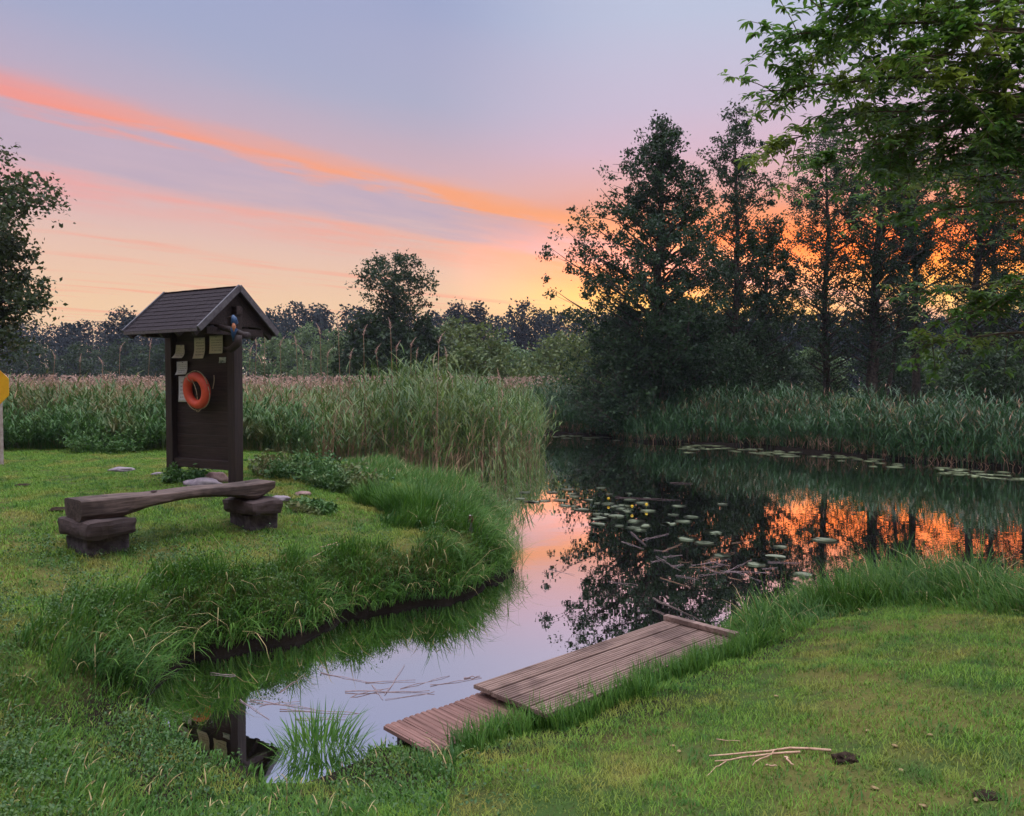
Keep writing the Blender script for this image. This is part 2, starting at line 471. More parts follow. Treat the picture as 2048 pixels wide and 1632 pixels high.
tag(water, "still river and side canal mirroring the sunset sky", "water", kind="structure")

# ------------------------------------------------------------------ plant materials
M = {}
M['lawn'] = leaf_mat("lawn_blades", lin(78, 124, 40), lin(124, 152, 56), lin(156, 140, 72), 0.25, 0.6, 0.2, 1.3, 0.65, lin(46, 98, 40))
M['bank'] = leaf_mat("bank_grass", lin(52, 96, 32), lin(92, 128, 46), lin(44, 80, 36), 0.3, 0.55, 0.25, 1.4, 0.6)
M['straw'] = leaf_mat("dry_straw", lin(190, 172, 120), lin(150, 126, 88), None, 0.2)
M['weed'] = leaf_mat("broad_weeds", lin(40, 78, 32), lin(74, 106, 46), lin(84, 100, 50), 0.25, 0.5, 0.35, 2.0, 0.6)
M['nettle'] = leaf_mat("dark_weeds", lin(56, 98, 44), lin(90, 120, 60), lin(122, 106, 70), 0.25, 0.5, 0.3, 0.7, 0.8, lin(48, 84, 44))
M['reed'] = leaf_mat("green_reed", lin(60, 92, 38), lin(106, 126, 58), lin(110, 108, 62), 0.28, 0.45, 0.35, 0.7, 0.6, lin(46, 84, 38))
M['reed_far'] = leaf_mat("far_bank_reed", lin(34, 70, 36), lin(62, 96, 50), lin(50, 84, 42), 0.25, 0.45, 0.4, 0.5, 0.6)
M['reed_dry'] = leaf_mat("dry_reed", lin(168, 132, 104), lin(126, 96, 76), lin(190, 150, 128), 0.2, 0.6, 0.2, 0.5, 0.5)
M['plume'] = leaf_mat("reed_plumes", lin(200, 168, 152), lin(170, 138, 124), None, 0.3, 0.8, 0.1)
M['alder'] = leaf_mat("alder_leaves", lin(28, 50, 28), lin(50, 74, 38), lin(34, 62, 40), 0.28, 0.5, 0.3, 0.4, 0.6)
M['alder2'] = leaf_mat("alder_leaves_light", lin(34, 58, 32), lin(58, 80, 44), lin(42, 68, 46), 0.28, 0.5, 0.3, 0.4, 0.6)
M['maple'] = leaf_mat("ash_maple_leaves", lin(56, 94, 32), lin(92, 126, 42), lin(136, 146, 50), 0.48, 0.45, 0.35, 1.2, 0.7)
M['lefttree'] = leaf_mat("lefttree_leaves", lin(46, 66, 34), lin(74, 86, 48), lin(72, 74, 42), 0.3, 0.5, 0.3, 0.5, 0.5)
M['bushA'] = leaf_mat("willow_leaves", lin(80, 108, 64), lin(112, 132, 80), lin(96, 118, 84), 0.3, 0.5, 0.3, 0.4, 0.6)
M['bushB'] = leaf_mat("warm_bush_leaves", lin(84, 104, 54), lin(112, 122, 66), lin(76, 100, 62), 0.3, 0.5, 0.3, 0.4, 0.6)
M['bushC'] = leaf_mat("dark_bush_leaves", lin(34, 56, 30), lin(58, 78, 42), lin(44, 70, 40), 0.3, 0.5, 0.3, 0.4, 0.6)
M['pine'] = leaf_mat("forest_needles", lin(28, 40, 42), lin(44, 56, 54), lin(36, 52, 52), 0.2, 0.7, 0.15, 0.05, 0.7)
M['bark'] = plain_mat("alder_bark", lin(50, 44, 40), lin(84, 74, 66), 9, 0.9, 0.15, 0.8, 0.03)
M['bark_warm'] = plain_mat("pale_bark", lin(74, 62, 50), lin(112, 96, 80), 9, 0.9, 0.15, 0.8, 0.03)

# ------------------------------------------------------------------ grass (uncountable: one object per kind)
def scatter(n, poly_px=None, box=None, r=rng):
    x0, x1, y0, y1 = box
    return np.column_stack([r.uniform(x0, x1, n), r.uniform(y0, y1, n)])

def in_view(P, margin=120):
    """only what the picture can see, plus a margin for a step to the side"""
    return (np.abs(P[:, 0]) < (1024 + margin) / F * P[:, 1] + 1.5)

KIOSK_R = np.array([-3.98, 11.5]); KIOSK_L = np.array([-5.18, 12.22])
DOCK = [onz(p[0], p[1], 0.22)[:2] for p in ((960, 1372), (1332, 1232), (1486, 1278), (1075, 1422))]
STEP = [onz(p[0], p[1], 0.14)[:2] for p in ((758, 1456), (958, 1384), (1072, 1424), (900, 1492))]
dock_poly = np.array(DOCK); step_poly = np.array(STEP)

def lawn():
    mb = MB()
    parts = [(scatter(330000, box=(-3.5, 7.5, 1.6, 8.5)), 0.040, 0.0046), (scatter(640000, box=(-14.5, 0.3, 5.0, 19.5)), 0.048, 0.0075)]
    for P, L0, w0 in parts:
        P = P[in_view(P)]
        d = sdist(P); wl = zone_left(P)
        isleft = L0 > 0.045
        keep = (d > 0.1) & ((wl > 0.5) == isleft)
        keep &= ~(inside(P, dock_poly) & (sdist(P, dock_poly) < -0.05)) & ~(inside(P, step_poly) & (sdist(P, step_poly) < -0.05))
        P, d = P[keep], d[keep]
        z = ground_z(P, d); n = len(P)
        patch = wob(P, 1.6, 0.4)
        L = L0 * rng.uniform(0.6, 1.4, n) * (1 + 0.5 * np.clip(wob(P, 3.3, 1.2), -1, 1) + 0.5 * sm(wob(P, 9.0, 0.7), 0.35, 0.8)) * np.where(patch > 0.55, 0.6, 1)
        keep = rng.random(n) < np.where(wob(P, 2.3, 5.1) > 0.62, 0.45, 1)
        mb.add(*ribbons(np.column_stack([P, z - 0.004])[keep], rng.uniform(0, 2 * PI, n)[keep], rng.uniform(0.1, 0.7, n)[keep], rng.uniform(0.7, 1.7, n)[keep],
                        L[keep], w0 * rng.uniform(0.7, 1.3, n)[keep], 2, [1, 0.7])[:2])
    return mb.build("lawn_grass", M['lawn'])
tag(lawn(), "short mown grass of the lawn with yellowish worn patches", "grass", kind="stuff")

tall_poly = np.array([onground(*p)[:2] for p in ((1462, 1288), (1540, 1292), (1610, 1262), (1680, 1236), (1760, 1218), (1860, 1218), (2060, 1240), (2400, 1275))]
                     + [onz(*p)[:2] for p in ((2300, 1200), (2048, 1208), (1800, 1176), (1600, 1200), (1440, 1250))])
def bank():
    """long grass hanging over the banks of canal and river"""
    mb = MB(); ms = MB()
    P = scatter(600000, box=(-7, 9.5, 3.0, 20)); P = P[in_view(P)]
    d = sdist(P); wl = zone_left(P)
    rough_l = (P[:, 0] < -1.4) & (P[:, 1] < 7.4)                       # rough weedy corner near the canal's end
    lim = np.where(wl > 0.5, 0.75 + 0.5 * wob(P, 1.7, 0.3), 0.35 + 0.25 * wob(P, 2.3, 0.9))
    lim = np.where((P[:, 0] < -0.3) & (wl < .5), 3.2, lim)
    lim = np.where(inside(P, tall_poly), 9.0, lim)
    lim = np.where((P[:, 0] < -0.2) & (wl > .5) & (P[:, 1] > 10.0), 1.4 + 0.5 * wob(P, 1.3, 0.2), lim)
    lim = np.where((wl > .5) & (P[:, 1] < 8.6) & (P[:, 0] < -2.2), 0.9 + 0.6 * wob(P, 1.5, 0.6), lim)
    keep = (d > 0.01) & (d < lim) & ~inside(P, dock_poly) & ~inside(P, step_poly)
    dens = np.where(wl > 0.5, 0.95, 0.8)
    dens = dens * (0.6 + 0.4 * sm(wob(P, 5.2, 2.6), -0.7, 0.3))
    keep &= rng.random(len(P)) < dens
    P, d, wl, lim = P[keep], d[keep], wl[keep], lim[keep]; n = len(P)
    z = ground_z(P, d)
    big = inside(P, tall_poly)
    tip = (wl > 0.5) & (P[:, 0] > -1.5) & (P[:, 1] > 9.0)
    edge = np.clip(1 - d / np.minimum(lim, 1.9), 0, 1)
    bd_ = np.clip(-sdist(P, tall_poly), 0, 9)
    L = np.where(big, (0.09 + 0.15 * sm(bd_, 0, 0.3) + 0.16 * sm(bd_, 0.2, 1.0)) * (1 - 0.3 * sm(P[:, 0], 4.0, 5.2)), np.where(tip, 0.16 + 0.22 * sm(edge, 0, .6), 0.13 + 0.24 * edge * (1 + 0.5 * wob(P, 6.5, 1.9)))) * rng.uniform(0.55, 1.3, n)
    L *= 1 + 0.35 * wob(P, 2.7, 3.0)
    L = np.where((wl < .5) & ~big, 0.40 * L * (0.4 + 0.6 * sm(d, 0.3, 1.4)), L)
    L *= np.where(rng.random(n) < 0.12, 1.45, 1.0) * (0.75 + 0.5 * sm(wob(P, 4.1, 0.5), -0.6, 0.6))
    # lean towards the water
    e = 0.05
    gxx = sdist(P + [e, 0]) - d; gyy = sdist(P + [0, e]) - d
    az = np.arctan2(-gyy, -gxx) + rng.normal(0, 1.0, n)
    a0 = np.abs(rng.normal(0.12, 0.2, n)); a1 = a0 + rng.uniform(0.3, 1.7, n) + np.where((d < 0.5) & (wl > .5), 0.7, 0)
    mb.add(*ribbons(np.column_stack([P, z - 0.01]), az, a0, a1, L, rng.uniform(0.005, 0.011, n) * np.where(rng.random(n) < 0.1, 1.7, 1.0), 4, [0.8, 1, 0.85, 0.5])[:2])
    k = rng.random(n) < 0.03
    ms.add(*ribbons(np.column_stack([P, z])[k], az[k], a0[k], a1[k] + 0.4, L[k] * 1.35, 0.008, 4, [0.8, 1, .85, .5])[:2])
    o = mb.build("bank_grass", M['bank']); tag(o, "long grass hanging over the banks of river and canal", "grass", kind="stuff")
    o = ms.build("dry_grass", M['straw']); tag(o, "scattered pale dry grass blades in the bank grass", "grass", kind="stuff")
bank()

def weeds():
    """low broad-leaved weeds and clover in the near left corner and thinly in the lawn"""
    mb = MB()
    P = scatter(90000, box=(-7, 1.0, 2.2, 12.5)); P = P[in_view(P)]
    d = sdist(P); wl = zone_left(P)
    nearc = sm(P[:, 0], 0.3, -1.6)
    dens = nearc * sm(wob(P, 1.9, 2.2), -0.5, 0.5) * np.where(wl > .5, sm(P[:, 1], 9.4, 7.4), 1.0)
    dens = np.maximum(dens * 0.75, 0.4 * (wl > .5) * sm(d, 1.3, 0.5) * sm(wob(P, 2.4, 3.3), -0.1, 0.5))
    keep = (d > 0.05) & (rng.random(len(P)) < dens)
    P = P[keep]; d = d[keep]; n = len(P); z = ground_z(P, d)
    h = np.abs(rng.normal(0.03, 0.02, n)) + 0.01 + np.where((wl[keep] > .5) & (d < 1.2), rng.uniform(0.02, 0.22, n), 0) + 0.05 * sm(wob(P, 2.6, 4.4), 0.1, 0.8)
    pos = np.repeat(np.column_stack([P, z + h]), 4, 0) + rng.normal(0, 0.018, (4 * n, 3))
    mb.add(*leaves(pos, 0.023, rng, 1.0, 0.6))
    return tag(mb.build("ground_weeds", M['weed']), "low broad-leaved weeds around the end of the canal", "weeds", kind="stuff")
weeds()

# ------------------------------------------------------------------ reeds
def reed_patch(P, z, h, r, nleaf=5, lw=0.026, ll=0.42, stem_w=0.010, seg=3, lean=0.10):
    n = len(P); base = np.column_stack([P, z])
    az = r.uniform(0, 2 * PI, n); a = np.abs(r.normal(0, lean, n))
    V, Fc, pts = ribbons(base, az, a, a * 1.8, h, stem_w, 3, [1, 0.8, 0.5], twist=r.uniform(0, PI, n))
    mb = MB(); mb.add(V, Fc)
    for k in range(nleaf):
        f = r.uniform(0.35, 0.98, n) * 3
        i = np.minimum(f.astype(int), 2); q = f - i
        idx = np.arange(n)
        b = pts[idx, i] * (1 - q)[:, None] + pts[idx, i + 1] * q[:, None]
        a0 = r.uniform(0.25, 0.7, n); a1 = a0 + r.uniform(0.3, 1.6, n)
        mb.add(*ribbons(b, r.uniform(0, 2 * PI, n), a0, a1, ll * r.uniform(0.5, 1.25, n), lw * r.uniform(0.7, 1.2, n), seg,
                        [0.6, 1, 0.6][:seg] if seg == 3 else [1, 0.7], twist=r.normal(0, 0.35, n))[:2])
    return np.vstack(mb.v), np.vstack(mb.f)

def zone(px_list, z=0.0): return np.array([onz(a, b, z)[:2] for a, b in px_list])

def fill(poly, n, r=rng):
    lo, hi = poly.min(0), poly.max(0); out_ = []
    tot = 0
    while tot < n:
        P = r.uniform(lo, hi, (n * 2, 2)); P = P[inside(P, poly)]; out_.append(P); tot += len(P)
    return np.vstack(out_)[:n]

# the bed in the shallow water right of the notice board and the marsh edge behind it
bedA = np.array([onz(*p)[:2] for p in ((790, 945), (870, 950), (950, 944), (1020, 932), (1080, 914), (1085, 900), (1050, 882), (985, 876), (760, 895), (690, 908), (735, 938))])
bedB = np.array([[-16, 19.6], [-9.5, 19.3], [-6.2, 19.0], [-4.9, 19.6], [-3.8, 22], [-4.2, 25], [-4, 29], [-2, 34], [-10, 36], [-24, 31]])
mb = MB(); md = MB()
P = fill(bedA, 2900); z = np.minimum(ground_z(P), 0.05); 
f_ = sm(P[:, 0], 0.8, -3.2)
h = (1.30 + 0.95 * f_) * rng.uniform(0.35, 1.2, len(P)) * (1 + 0.16 * wob(P, 2.2, 0.7)) - np.minimum(z, 0)
mb.add(*reed_patch(P, np.maximum(z, -0.3), h, rng, 6, 0.040, 0.58, 0.010, 3, 0.16))
P = fill(bedB, 8000); z = ground_z(P); h = rng.uniform(0.8, 1.95, len(P)) * (1 + 0.20 * wob(P, 1.6, 2))
mb.add(*reed_patch(P, z, h, rng, 5, 0.036, 0.52, 0.010, 3, 0.15))
# a thin fringe of stems standing in open water
fr_px = [(930, 1010), (985, 1012), (1040, 990), (1085, 960), (1095, 915), (1060, 905), (960, 950)]
P = fill(zone(fr_px), 170); mb.add(*reed_patch(P, np.full(len(P), -0.2), rng.uniform(0.5, 1.25, len(P)), rng, 2, 0.018, 0.32, 0.009))
P = fill(zone([(975, 1050), (1035, 1035), (1052, 1120), (1034, 1172), (1004, 1186), (985, 1120)]), 75); mb.add(*reed_patch(P, np.full(len(P), -0.15), rng.uniform(0.35, 0.85, len(P)), rng, 2, 0.010, 0.26, 0.007, 3, 0.2))
# far marsh out to the meadow edge
farm = np.array([[-42, 36], [-24, 31], [-10, 36], [-2, 34], [0.6, 41.5], [3.5, 45], [1, 60], [-45, 60]])
P = fill(farm, 16000); mb.add(*reed_patch(P, ground_z(P), rng.uniform(1.7, 2.2, len(P)), rng, 3, 0.05, 0.5, 0.014, 2))
o = mb.build("reeds", M['reed']); tag(o, "green reeds filling the marsh behind the lawn and the shallows", "reeds", kind="stuff")
# last year's dry stems among them
P = np.vstack([fill(bedB, 6500), fill(bedA, 2100)]); z = np.maximum(ground_z(P), -0.25)
md.add(*reed_patch(P, z, rng.uniform(0.8, 2.45, len(P)), rng, 2, 0.020, 0.34, 0.015, 3, 0.24))
P = fill(farm, 15000)
md.add(*reed_patch(P, ground_z(P), rng.uniform(2.0, 2.6, len(P)), rng, 1, 0.04, 0.3, 0.013, 2, 0.10))
o = md.build("dry_reeds", M['reed_dry']); tag(o, "straw coloured dry reed stems from last year among the green reeds", "reeds", kind="stuff")
# feathery haze of old plumes on the far marsh
mp_ = MB(); P = fill(farm, 9500); zb = ground_z(P) + rng.uniform(1.85, 2.6, len(P))
mp_.add(*leaves(np.column_stack([P, zb]), 0.17, rng, 0.0, 0.45))
o = mp_.build("plume_haze_grass", M['plume']); o.name = "reed_plume_grass"
tag(o, "pinkish feathery reed heads over the far marsh", "reeds", kind="stuff")

# dense weeds and reeds left of the board
wl_poly = np.array([[-16, 18.8], [-12, 17.8], [-9, 17.5], [-6.8, 17.4], [-5.2, 18.0], [-4.6, 19.6], [-9, 21], [-17, 22]])
mb = MB(); P = fill(wl_poly, 4600); z = ground_z(P)
h = rng.uniform(0.4, 1.25, len(P)) * (1 + 0.35 * wob(P, 1.5, 1.1)) * (0.45 + 0.85 * sm(P[:, 1], 17.2, 20.0)) + 0.25
mb.add(*reed_patch(P, z, h, rng, 7, 0.035, 0.26, 0.008, 3, 0.25))
o = mb.build("tall_weeds", M['nettle']); tag(o, "dense tall weeds along the back of the lawn", "weeds", kind="stuff")

# single clumps of weeds and grass standing out of the lawn's edge
def clump(name, label, cat, px, py, rad, hh, mat, n, seed, lw=0.012, leafy=False):
    r = np.random.default_rng(seed); c = onground(px, py)
    a = r.uniform(0, 2 * PI, n); q = rad * np.sqrt(r.random(n)); P = np.column_stack([np.cos(a) * q, np.sin(a) * q])
    z = np.maximum(ground_z(P + c[:2]), -0.06) - c[2]
    L = hh * r.uniform(0.5, 1.2, n) * (1.1 - 0.5 * q / rad)
    V, Fc, pts = ribbons(np.column_stack([P, z - 0.02]), a + r.normal(0, 0.8, n), np.abs(r.normal(0.1, 0.15, n)) + 0.3 * q / rad, r.uniform(0.4, 1.5, n), L, lw * r.uniform(.7, 1.2, n), 4, [0.8, 1, 0.85, 0.5])
    m_ = MB(); m_.add(V, Fc)
    if leafy:
        f = r.random((n, 7)) ** 0.7 * 4; i = np.minimum(f.astype(int), 3); k = (f - i)[..., None]
        idx = np.arange(n)[:, None]; pp = pts[idx, i] * (1 - k) + pts[idx, i + 1] * k
        m_.add(*leaves(pp.reshape(-1, 3) + r.normal(0, 0.02, (n * 7, 3)), 0.07, r, 0.5, 0.5))
    o = m_.build(name, mat); o.location = tuple(c); return tag(o, label, cat)
clump("weed_clump", "dark green weed clump at the back of the lawn left of the board", "weeds", 225, 905, 0.75, 0.75, M['nettle'], 420, 1, 0.012, True)
clump("weed_clump", "weed clump growing at the foot of the board's left post", "weeds", 372, 962, 0.28, 0.32, M['nettle'], 160, 2, 0.010, True)
clump("weed_clump", "wide dark weed clump just right of the board", "weeds", 605, 955, 0.75, 0.55, M['nettle'], 460, 3, 0.014, True)
clump("weed_clump", "leafy weed clump between the wide clump and the water", "weeds", 690, 975, 0.6, 0.5, M['nettle'], 380, 4, 0.014, True)
clump("weed_clump", "low leafy weed tuft behind the bench's far end", "weeds", 625, 1018, 0.30, 0.14, M['nettle'], 200, 5, 0.010, True)
clump("grass_tussock", "big soft grass tussock near the water, left of the stake", "grass", 838, 1030, 0.55, 0.62, M['bank'], 1500, 6)
clump("grass_tussock", "smaller grass tussock beside the big one, nearer the board", "grass", 765, 1010, 0.40, 0.50, M['bank'], 900, 7)
clump("grass_tussock", "grass tuft standing in the water by the landing's near end", "grass", 640, 1500, 0.24, 0.42, M['bank'], 300, 8, 0.012)
clump("grass_clump", "tallest wispy grass clump on the near river bank, before the orange reflection", "grass", 1800, 1180, 0.65, 0.80, M['bank'], 560, 9, 0.010)
clump("grass_clump", "tall wispy grass clump on the near river bank, closer to the jetty", "grass", 1690, 1205, 0.5, 0.5, M['bank'], 520, 10, 0.010)
clump("grass_tuft", "grass tuft leaning over the jetty's batten end", "grass", 1500, 1290, 0.25, 0.30, M['bank'], 260, 12, 0.009)
clump("grass_tuft", "grass tuft growing over the middle of the jetty's lawn side", "grass", 1290, 1390, 0.22, 0.16, M['bank'], 260, 13, 0.008)
clump("grass_tuft", "dark grass tuft where the jetty meets the reddish landing", "grass", 1075, 1450, 0.20, 0.15, M['bank'], 260, 14, 0.008)
clump("grass_tuft", "grass tuft at the reddish landing's lawn corner", "grass", 930, 1500, 0.22, 0.12, M['bank'], 220, 15, 0.008)
def jetty_fringe():
    m_ = MB(); r = np.random.default_rng(44)
    for q0, q1, n in ((dock_poly[3], dock_poly[2], 2600), (step_poly[3], step_poly[2], 700)):
        f = r.random(n); e = (q1 - q0) / np.hypot(*(q1 - q0)); nr = np.array([e[1], -e[0]])
        P = q0 + (q1 - q0) * f[:, None] + nr * (r.uniform(-0.03, 0.20, n) + 0.04 * np.sin(f * 23))[:, None]
        L = r.uniform(0.06, 0.17, n) * (0.8 + 0.6 * np.sin(f * 31 + 1) ** 2)
        m_.add(*ribbons(np.column_stack([P, np.maximum(ground_z(P), 0.08)]), math.atan2(-nr[1], -nr[0]) + r.normal(0, 1.1, n), 0.1, r.uniform(0.3, 1.6, n), L + 0.04, r.uniform(0.005, 0.009, n), 3, [0.9, 1, 0.6])[:2])
    return tag(m_.build("jetty_grass", M['bank']), "uncut grass growing along the lawn side of the jetty", "grass", kind="stuff")
jetty_fringe()
# reeds on the far bank
mb = MB(); mb = MB(); md = MB()
fbp = [(1040, 866), (1120, 868), (1200, 872), (1290, 885), (1500, 892), (1700, 912), (1850, 925), (2048, 940), (2250, 951), (2500, 961)]
fl = np.array([onz(*p)[:2] for p in fbp])
seg_l = np.hypot(*np.diff(fl, axis=0).T); cum = np.concatenate([[0], np.cumsum(seg_l)])
def along(s_): return np.column_stack([np.interp(s_, cum, fl[:, 0]), np.interp(s_, cum, fl[:, 1])])
n = 9000; s_ = rng.uniform(0, cum[-1], n); off = rng.uniform(-0.15, 3.2, n)
P = along(s_) + np.column_stack([off * 0.25, off])
z = np.maximum(ground_z(P), -0.1)
h = (0.95 + 0.75 * sm(off, 0, 2.0)) * rng.uniform(0.6, 1.2, n) * (1 + 0.30 * wob(P, 1.1, 1.0)) + 0.45 * sm(P[:, 0], 6, 1)
mb.add(*reed_patch(P, z, h, rng, 5, 0.032, 0.45, 0.011, 3, 0.15))
o = mb.build("far_bank_reeds", M['reed_far']); tag(o, "dark blue-green reeds along the far bank below the trees", "reeds", kind="stuff")
n = 1900; s_ = rng.uniform(0, cum[-1], n); off = rng.uniform(-0.1, 3.6, n); off = np.where(rng.random(n) < 0.14, rng.uniform(-0.15, 0.25, n), off)
P = along(s_) + np.column_stack([off * 0.25, off])
md.add(*reed_patch(P, np.maximum(ground_z(P), -0.1), np.where(off < .3, rng.uniform(0.15, 0.6, n), rng.uniform(1.2, 2.2, n)), rng, 2, 0.02, 0.3, 0.011, 3, 0.3))
o = md.build("far_bank_dry_reeds", M['reed_dry']); tag(o, "brown dead reed stems at the water's edge of the far bank", "reeds", kind="stuff")

# tall last-year reed stalks with plumes: one object each
def plume_stalk(px, py, d, seed, bent=0.1):
    r = np.random.default_rng(seed)
    top = atd(px, py, d); x = top[0] + r.normal(0, 0.08); zg = max(gz(x, d), 0.0)
    t_ = thing("dry_reed_stalk", None, "reed stalk", (x, d, zg))
    h_ = top[2] - zg
    tt = np.linspace(0, 1, 7)
    pts = np.column_stack([(top[0] - x) * tt ** 2, np.zeros(7), h_ * tt])
    V, Fc = tube(pts, np.linspace(0.013, 0.006, 7), 5); m_ = MB(); m_.add(V, Fc)
    m_.build("stalk", M['reed_dry'], t_)
    n_ = 46; q = np.linspace(0.0, 1, n_); dirx = r.choice([-1, 1])
    pb = pts[-1] + np.column_stack([dirx * 0.10 * q ** 2 * bent * 6, np.zeros(n_), 0.34 * q - 0.06])
    m_ = MB(); m_.add(*ribbons(pb, r.uniform(0, 2 * PI, n_), 0.5, 1.9, 0.15 * (1.15 - q), 0.016, 2)[:2])
    m_.build("plume", M['plume'], t_)
    return t_
stalks = [(513, 690, 21), (530, 664, 22), (560, 690, 20), (592, 688, 21), (640, 665, 20), (655, 712, 22), (676, 652, 19), (727, 668, 20), (752, 704, 22),
          (781, 655, 19), (793, 700, 20), (822, 692, 21), (833, 712, 22), (866, 722, 21), (878, 683, 18), (893, 712, 20), (500, 706, 24), (606, 706, 24),
          (622, 714, 22), (700, 715, 20), (905, 760, 19), (998, 755, 20), (1005, 790, 20), (240, 700, 24), (160, 722, 26), (110, 716, 26), (205, 728, 26), (300, 695, 22)]
for i, (a, b, d) in enumerate(stalks):
    o = plume_stalk(a, b, d + 3.5, 100 + i, 0.1 + 0.1 * (i % 3))
    tag(o, "tall dry reed stalk with a feathery plume, standing above the green reeds" if i > 22 or i < 23 else "", None, "tall dry reed stalks above the reed bed")

# ------------------------------------------------------------------ trees
def make_tree(name, label, cat, px, d, ytop, profile, mat, bark, r_trunk=0.18, nb=70, leaf=0.12, nleaf=18000, lean_px=0, seed=1, group=None,
              rise=0.45, clump=0.30, first=0.12, side_l=1.0, side_r=1.0, lumps=1.0, zbase=None, trunk_to=1.0, aspect=0.6, depth=1.0, dens=(1.0, 1.0, 1.0, 1.0, 1.0, 1.0)):
    """trunk with limbs; profile = [(fraction of height, radius m)]; leaves sit in clumps along the limbs"""
    r = np.random.default_rng(seed)
    topp = atd(px + lean_px, ytop, d); bx = atd(px, 700, d)[0]
    zb = gz(bx, d) if zbase is None else zbase
    root = thing(name, label, cat, (bx, d, zb), 0, group)
    Ht = topp[2] - zb; lx = topp[0] - bx
    k = 9; tt = np.linspace(0, 1, k)
    wob_ = np.cumsum(r.normal(0, 0.012, (k, 2)), 0) * Ht * 0.35; wob_ -= wob_[0]; wob_ -= wob_[-1] * tt[:, None]
    tp = np.column_stack([lx * tt + wob_[:, 0], wob_[:, 1], Ht * tt * trunk_to - 0.08])
    rad = r_trunk * (1 - tt) ** 0.8 + 0.012; rad[0] *= 1.35
    tm = MB(); tm.add(*tube(tp, rad, 8))
    pf = np.array(profile); pos = []
    hs = first + (1 - first) * (np.arange(nb) + r.random(nb)) / nb
    total = np.interp(hs, pf[:, 0], pf[:, 1]).sum() + 1e-6
    for i, hf in enumerate(hs):
        R = np.interp(hf, pf[:, 0], pf[:, 1]) 
        az = i * 2.399 + r.normal(0, 0.4)
        sd_ = side_r if math.cos(az) > 0 else side_l
        Rl = R * (1 - abs(math.cos(az)) * (1 - sd_)) * r.uniform(0.62, 1.12) * (1 if abs(math.sin(az)) < 0.5 else depth)
        st = np.array([np.interp(hf * 0.97, tt, tp[:, 0]), np.interp(hf * 0.97, tt, tp[:, 1]), Ht * hf])
        st[2] = max(0.05, st[2] - Rl * rise * 0.8)
        st[0] = np.interp(st[2] / Ht, tt, tp[:, 0]); st[1] = np.interp(st[2] / Ht, tt, tp[:, 1])
        q = np.linspace(0, 1, 6)
        bend = r.normal(0, 0.17, 3) * Rl
        br = st + np.column_stack([np.cos(az) * Rl * q, np.sin(az) * Rl * q, Rl * rise * (q ** 0.8) + 0.10 * Rl * q * q]) + bend * (q * (1 - q))[:, None] * 2
        rb = np.interp(st[2] / Ht, tt, rad) * 0.33
        tm.add(*tube(br, np.linspace(min(rb, 0.06 + 0.01 * Rl), 0.008, 6), 5))
        nl = int(nleaf * R / total * np.interp(hf, [0.0, 0.30, 0.40, 0.62, 0.78, 1.0], dens)) + 2
        ncl = max(3, int(Rl / 0.22 * lumps))
        cq = r.beta(1.6, 0.9, ncl); 
        cc = np.column_stack([np.interp(cq, q, br[:, j]) for j in range(3)]) + r.normal(0, 1, (ncl, 3)) * np.array([1, 1, 0.8]) * (0.10 + 0.15 * Rl * (0.35 + cq[:, None])) * 0.55
        # side twigs out to the clumps
        for c_ in cc[::3]:
            qi = r.uniform(0.2, 0.8); b0 = np.array([np.interp(qi, q, br[:, j]) for j in range(3)])
            tm.add(*tube(np.array([b0, (b0 + c_) / 2 + [0, 0, 0.03], c_]), [0.012, 0.009, 0.004], 4, False))
        ci = r.integers(0, ncl, nl); sz = clump * r.uniform(0.55, 1.3, ncl)
        pos.append(cc[ci] + r.normal(0, 1, (nl, 3)) * np.array([1, 1, 0.85]) * sz[ci][:, None] * 0.6)
    pos = np.vstack(pos); pos[:, 2] = np.maximum(pos[:, 2], 0.05)
    lm = MB(); lm.add(*leaves(pos, leaf, r, 0.25, aspect))
    tm.build("trunk", bark, root); lm.build("crown", mat, root)
    return root

GR = "trees along the far bank"
DN = (0.5, 0.5, 0.6, 0.75, 1.1, 1.1)
T1 = make_tree("alder_tree", "large broad alder leaning its dark crown over the far bank, leftmost of the riverside row", "tree", 1305, 37, 238,
    [(0, 2.8), (0.1, 3.1), (0.19, 3.5), (0.35, 4.5), (0.46, 4.9), (0.58, 3.9), (0.74, 2.9), (0.9, 1.5), (1, 0.2)], M['alder'], M['bark'], 0.30, 170, 0.15, 66000, 20, 11, GR, 0.5, 0.29, 0.03, 1.0, 0.68, dens=(1.3, 1.2, 0.8, 0.8, 1.0, 1.1), lumps=0.6)
make_tree("alder_tree", "slim tall alder with a pointed top, second in the riverside row", "tree", 1462, 41, 212,
    [(0, 1.4), (0.2, 2.2), (0.41, 2.5), (0.56, 2.1), (0.71, 1.75), (0.86, 1.35), (1, 0.25)], M['alder2'], M['bark'], 0.20, 120, 0.14, 27000, 12, 12, GR, 0.7, 0.27, 0.08, dens=(1.3, 1.2, .7, .8, 1.0, 1.0), lumps=0.65)
make_tree("alder_tree", "short dark round-topped alder between the slim alder and the airy one", "tree", 1512, 42, 440,
    [(0, 0.8), (0.2, 1.9), (0.45, 2.5), (0.7, 2.5), (0.88, 1.6), (1, 0.4)], M['alder'], M['bark'], 0.18, 75, 0.15, 18000, 30, 13, GR, 0.6, 0.29, 0.2, dens=(.6, .6, .7, .9, 1.2, 1.2), lumps=0.65)
make_tree("alder_tree", "airy alder with a straight thin trunk and see-through crown", "tree", 1658, 43, 262,
    [(0, 0.3), (0.12, 1.2), (0.25, 1.8), (0.40, 2.8), (0.6, 3.1), (0.78, 2.5), (0.9, 1.4), (1, 0.3)], M['alder2'], M['bark'], 0.20, 120, 0.125, 32500, -8, 14, GR, 0.55, 0.29, 0.10, dens=DN, lumps=0.62)
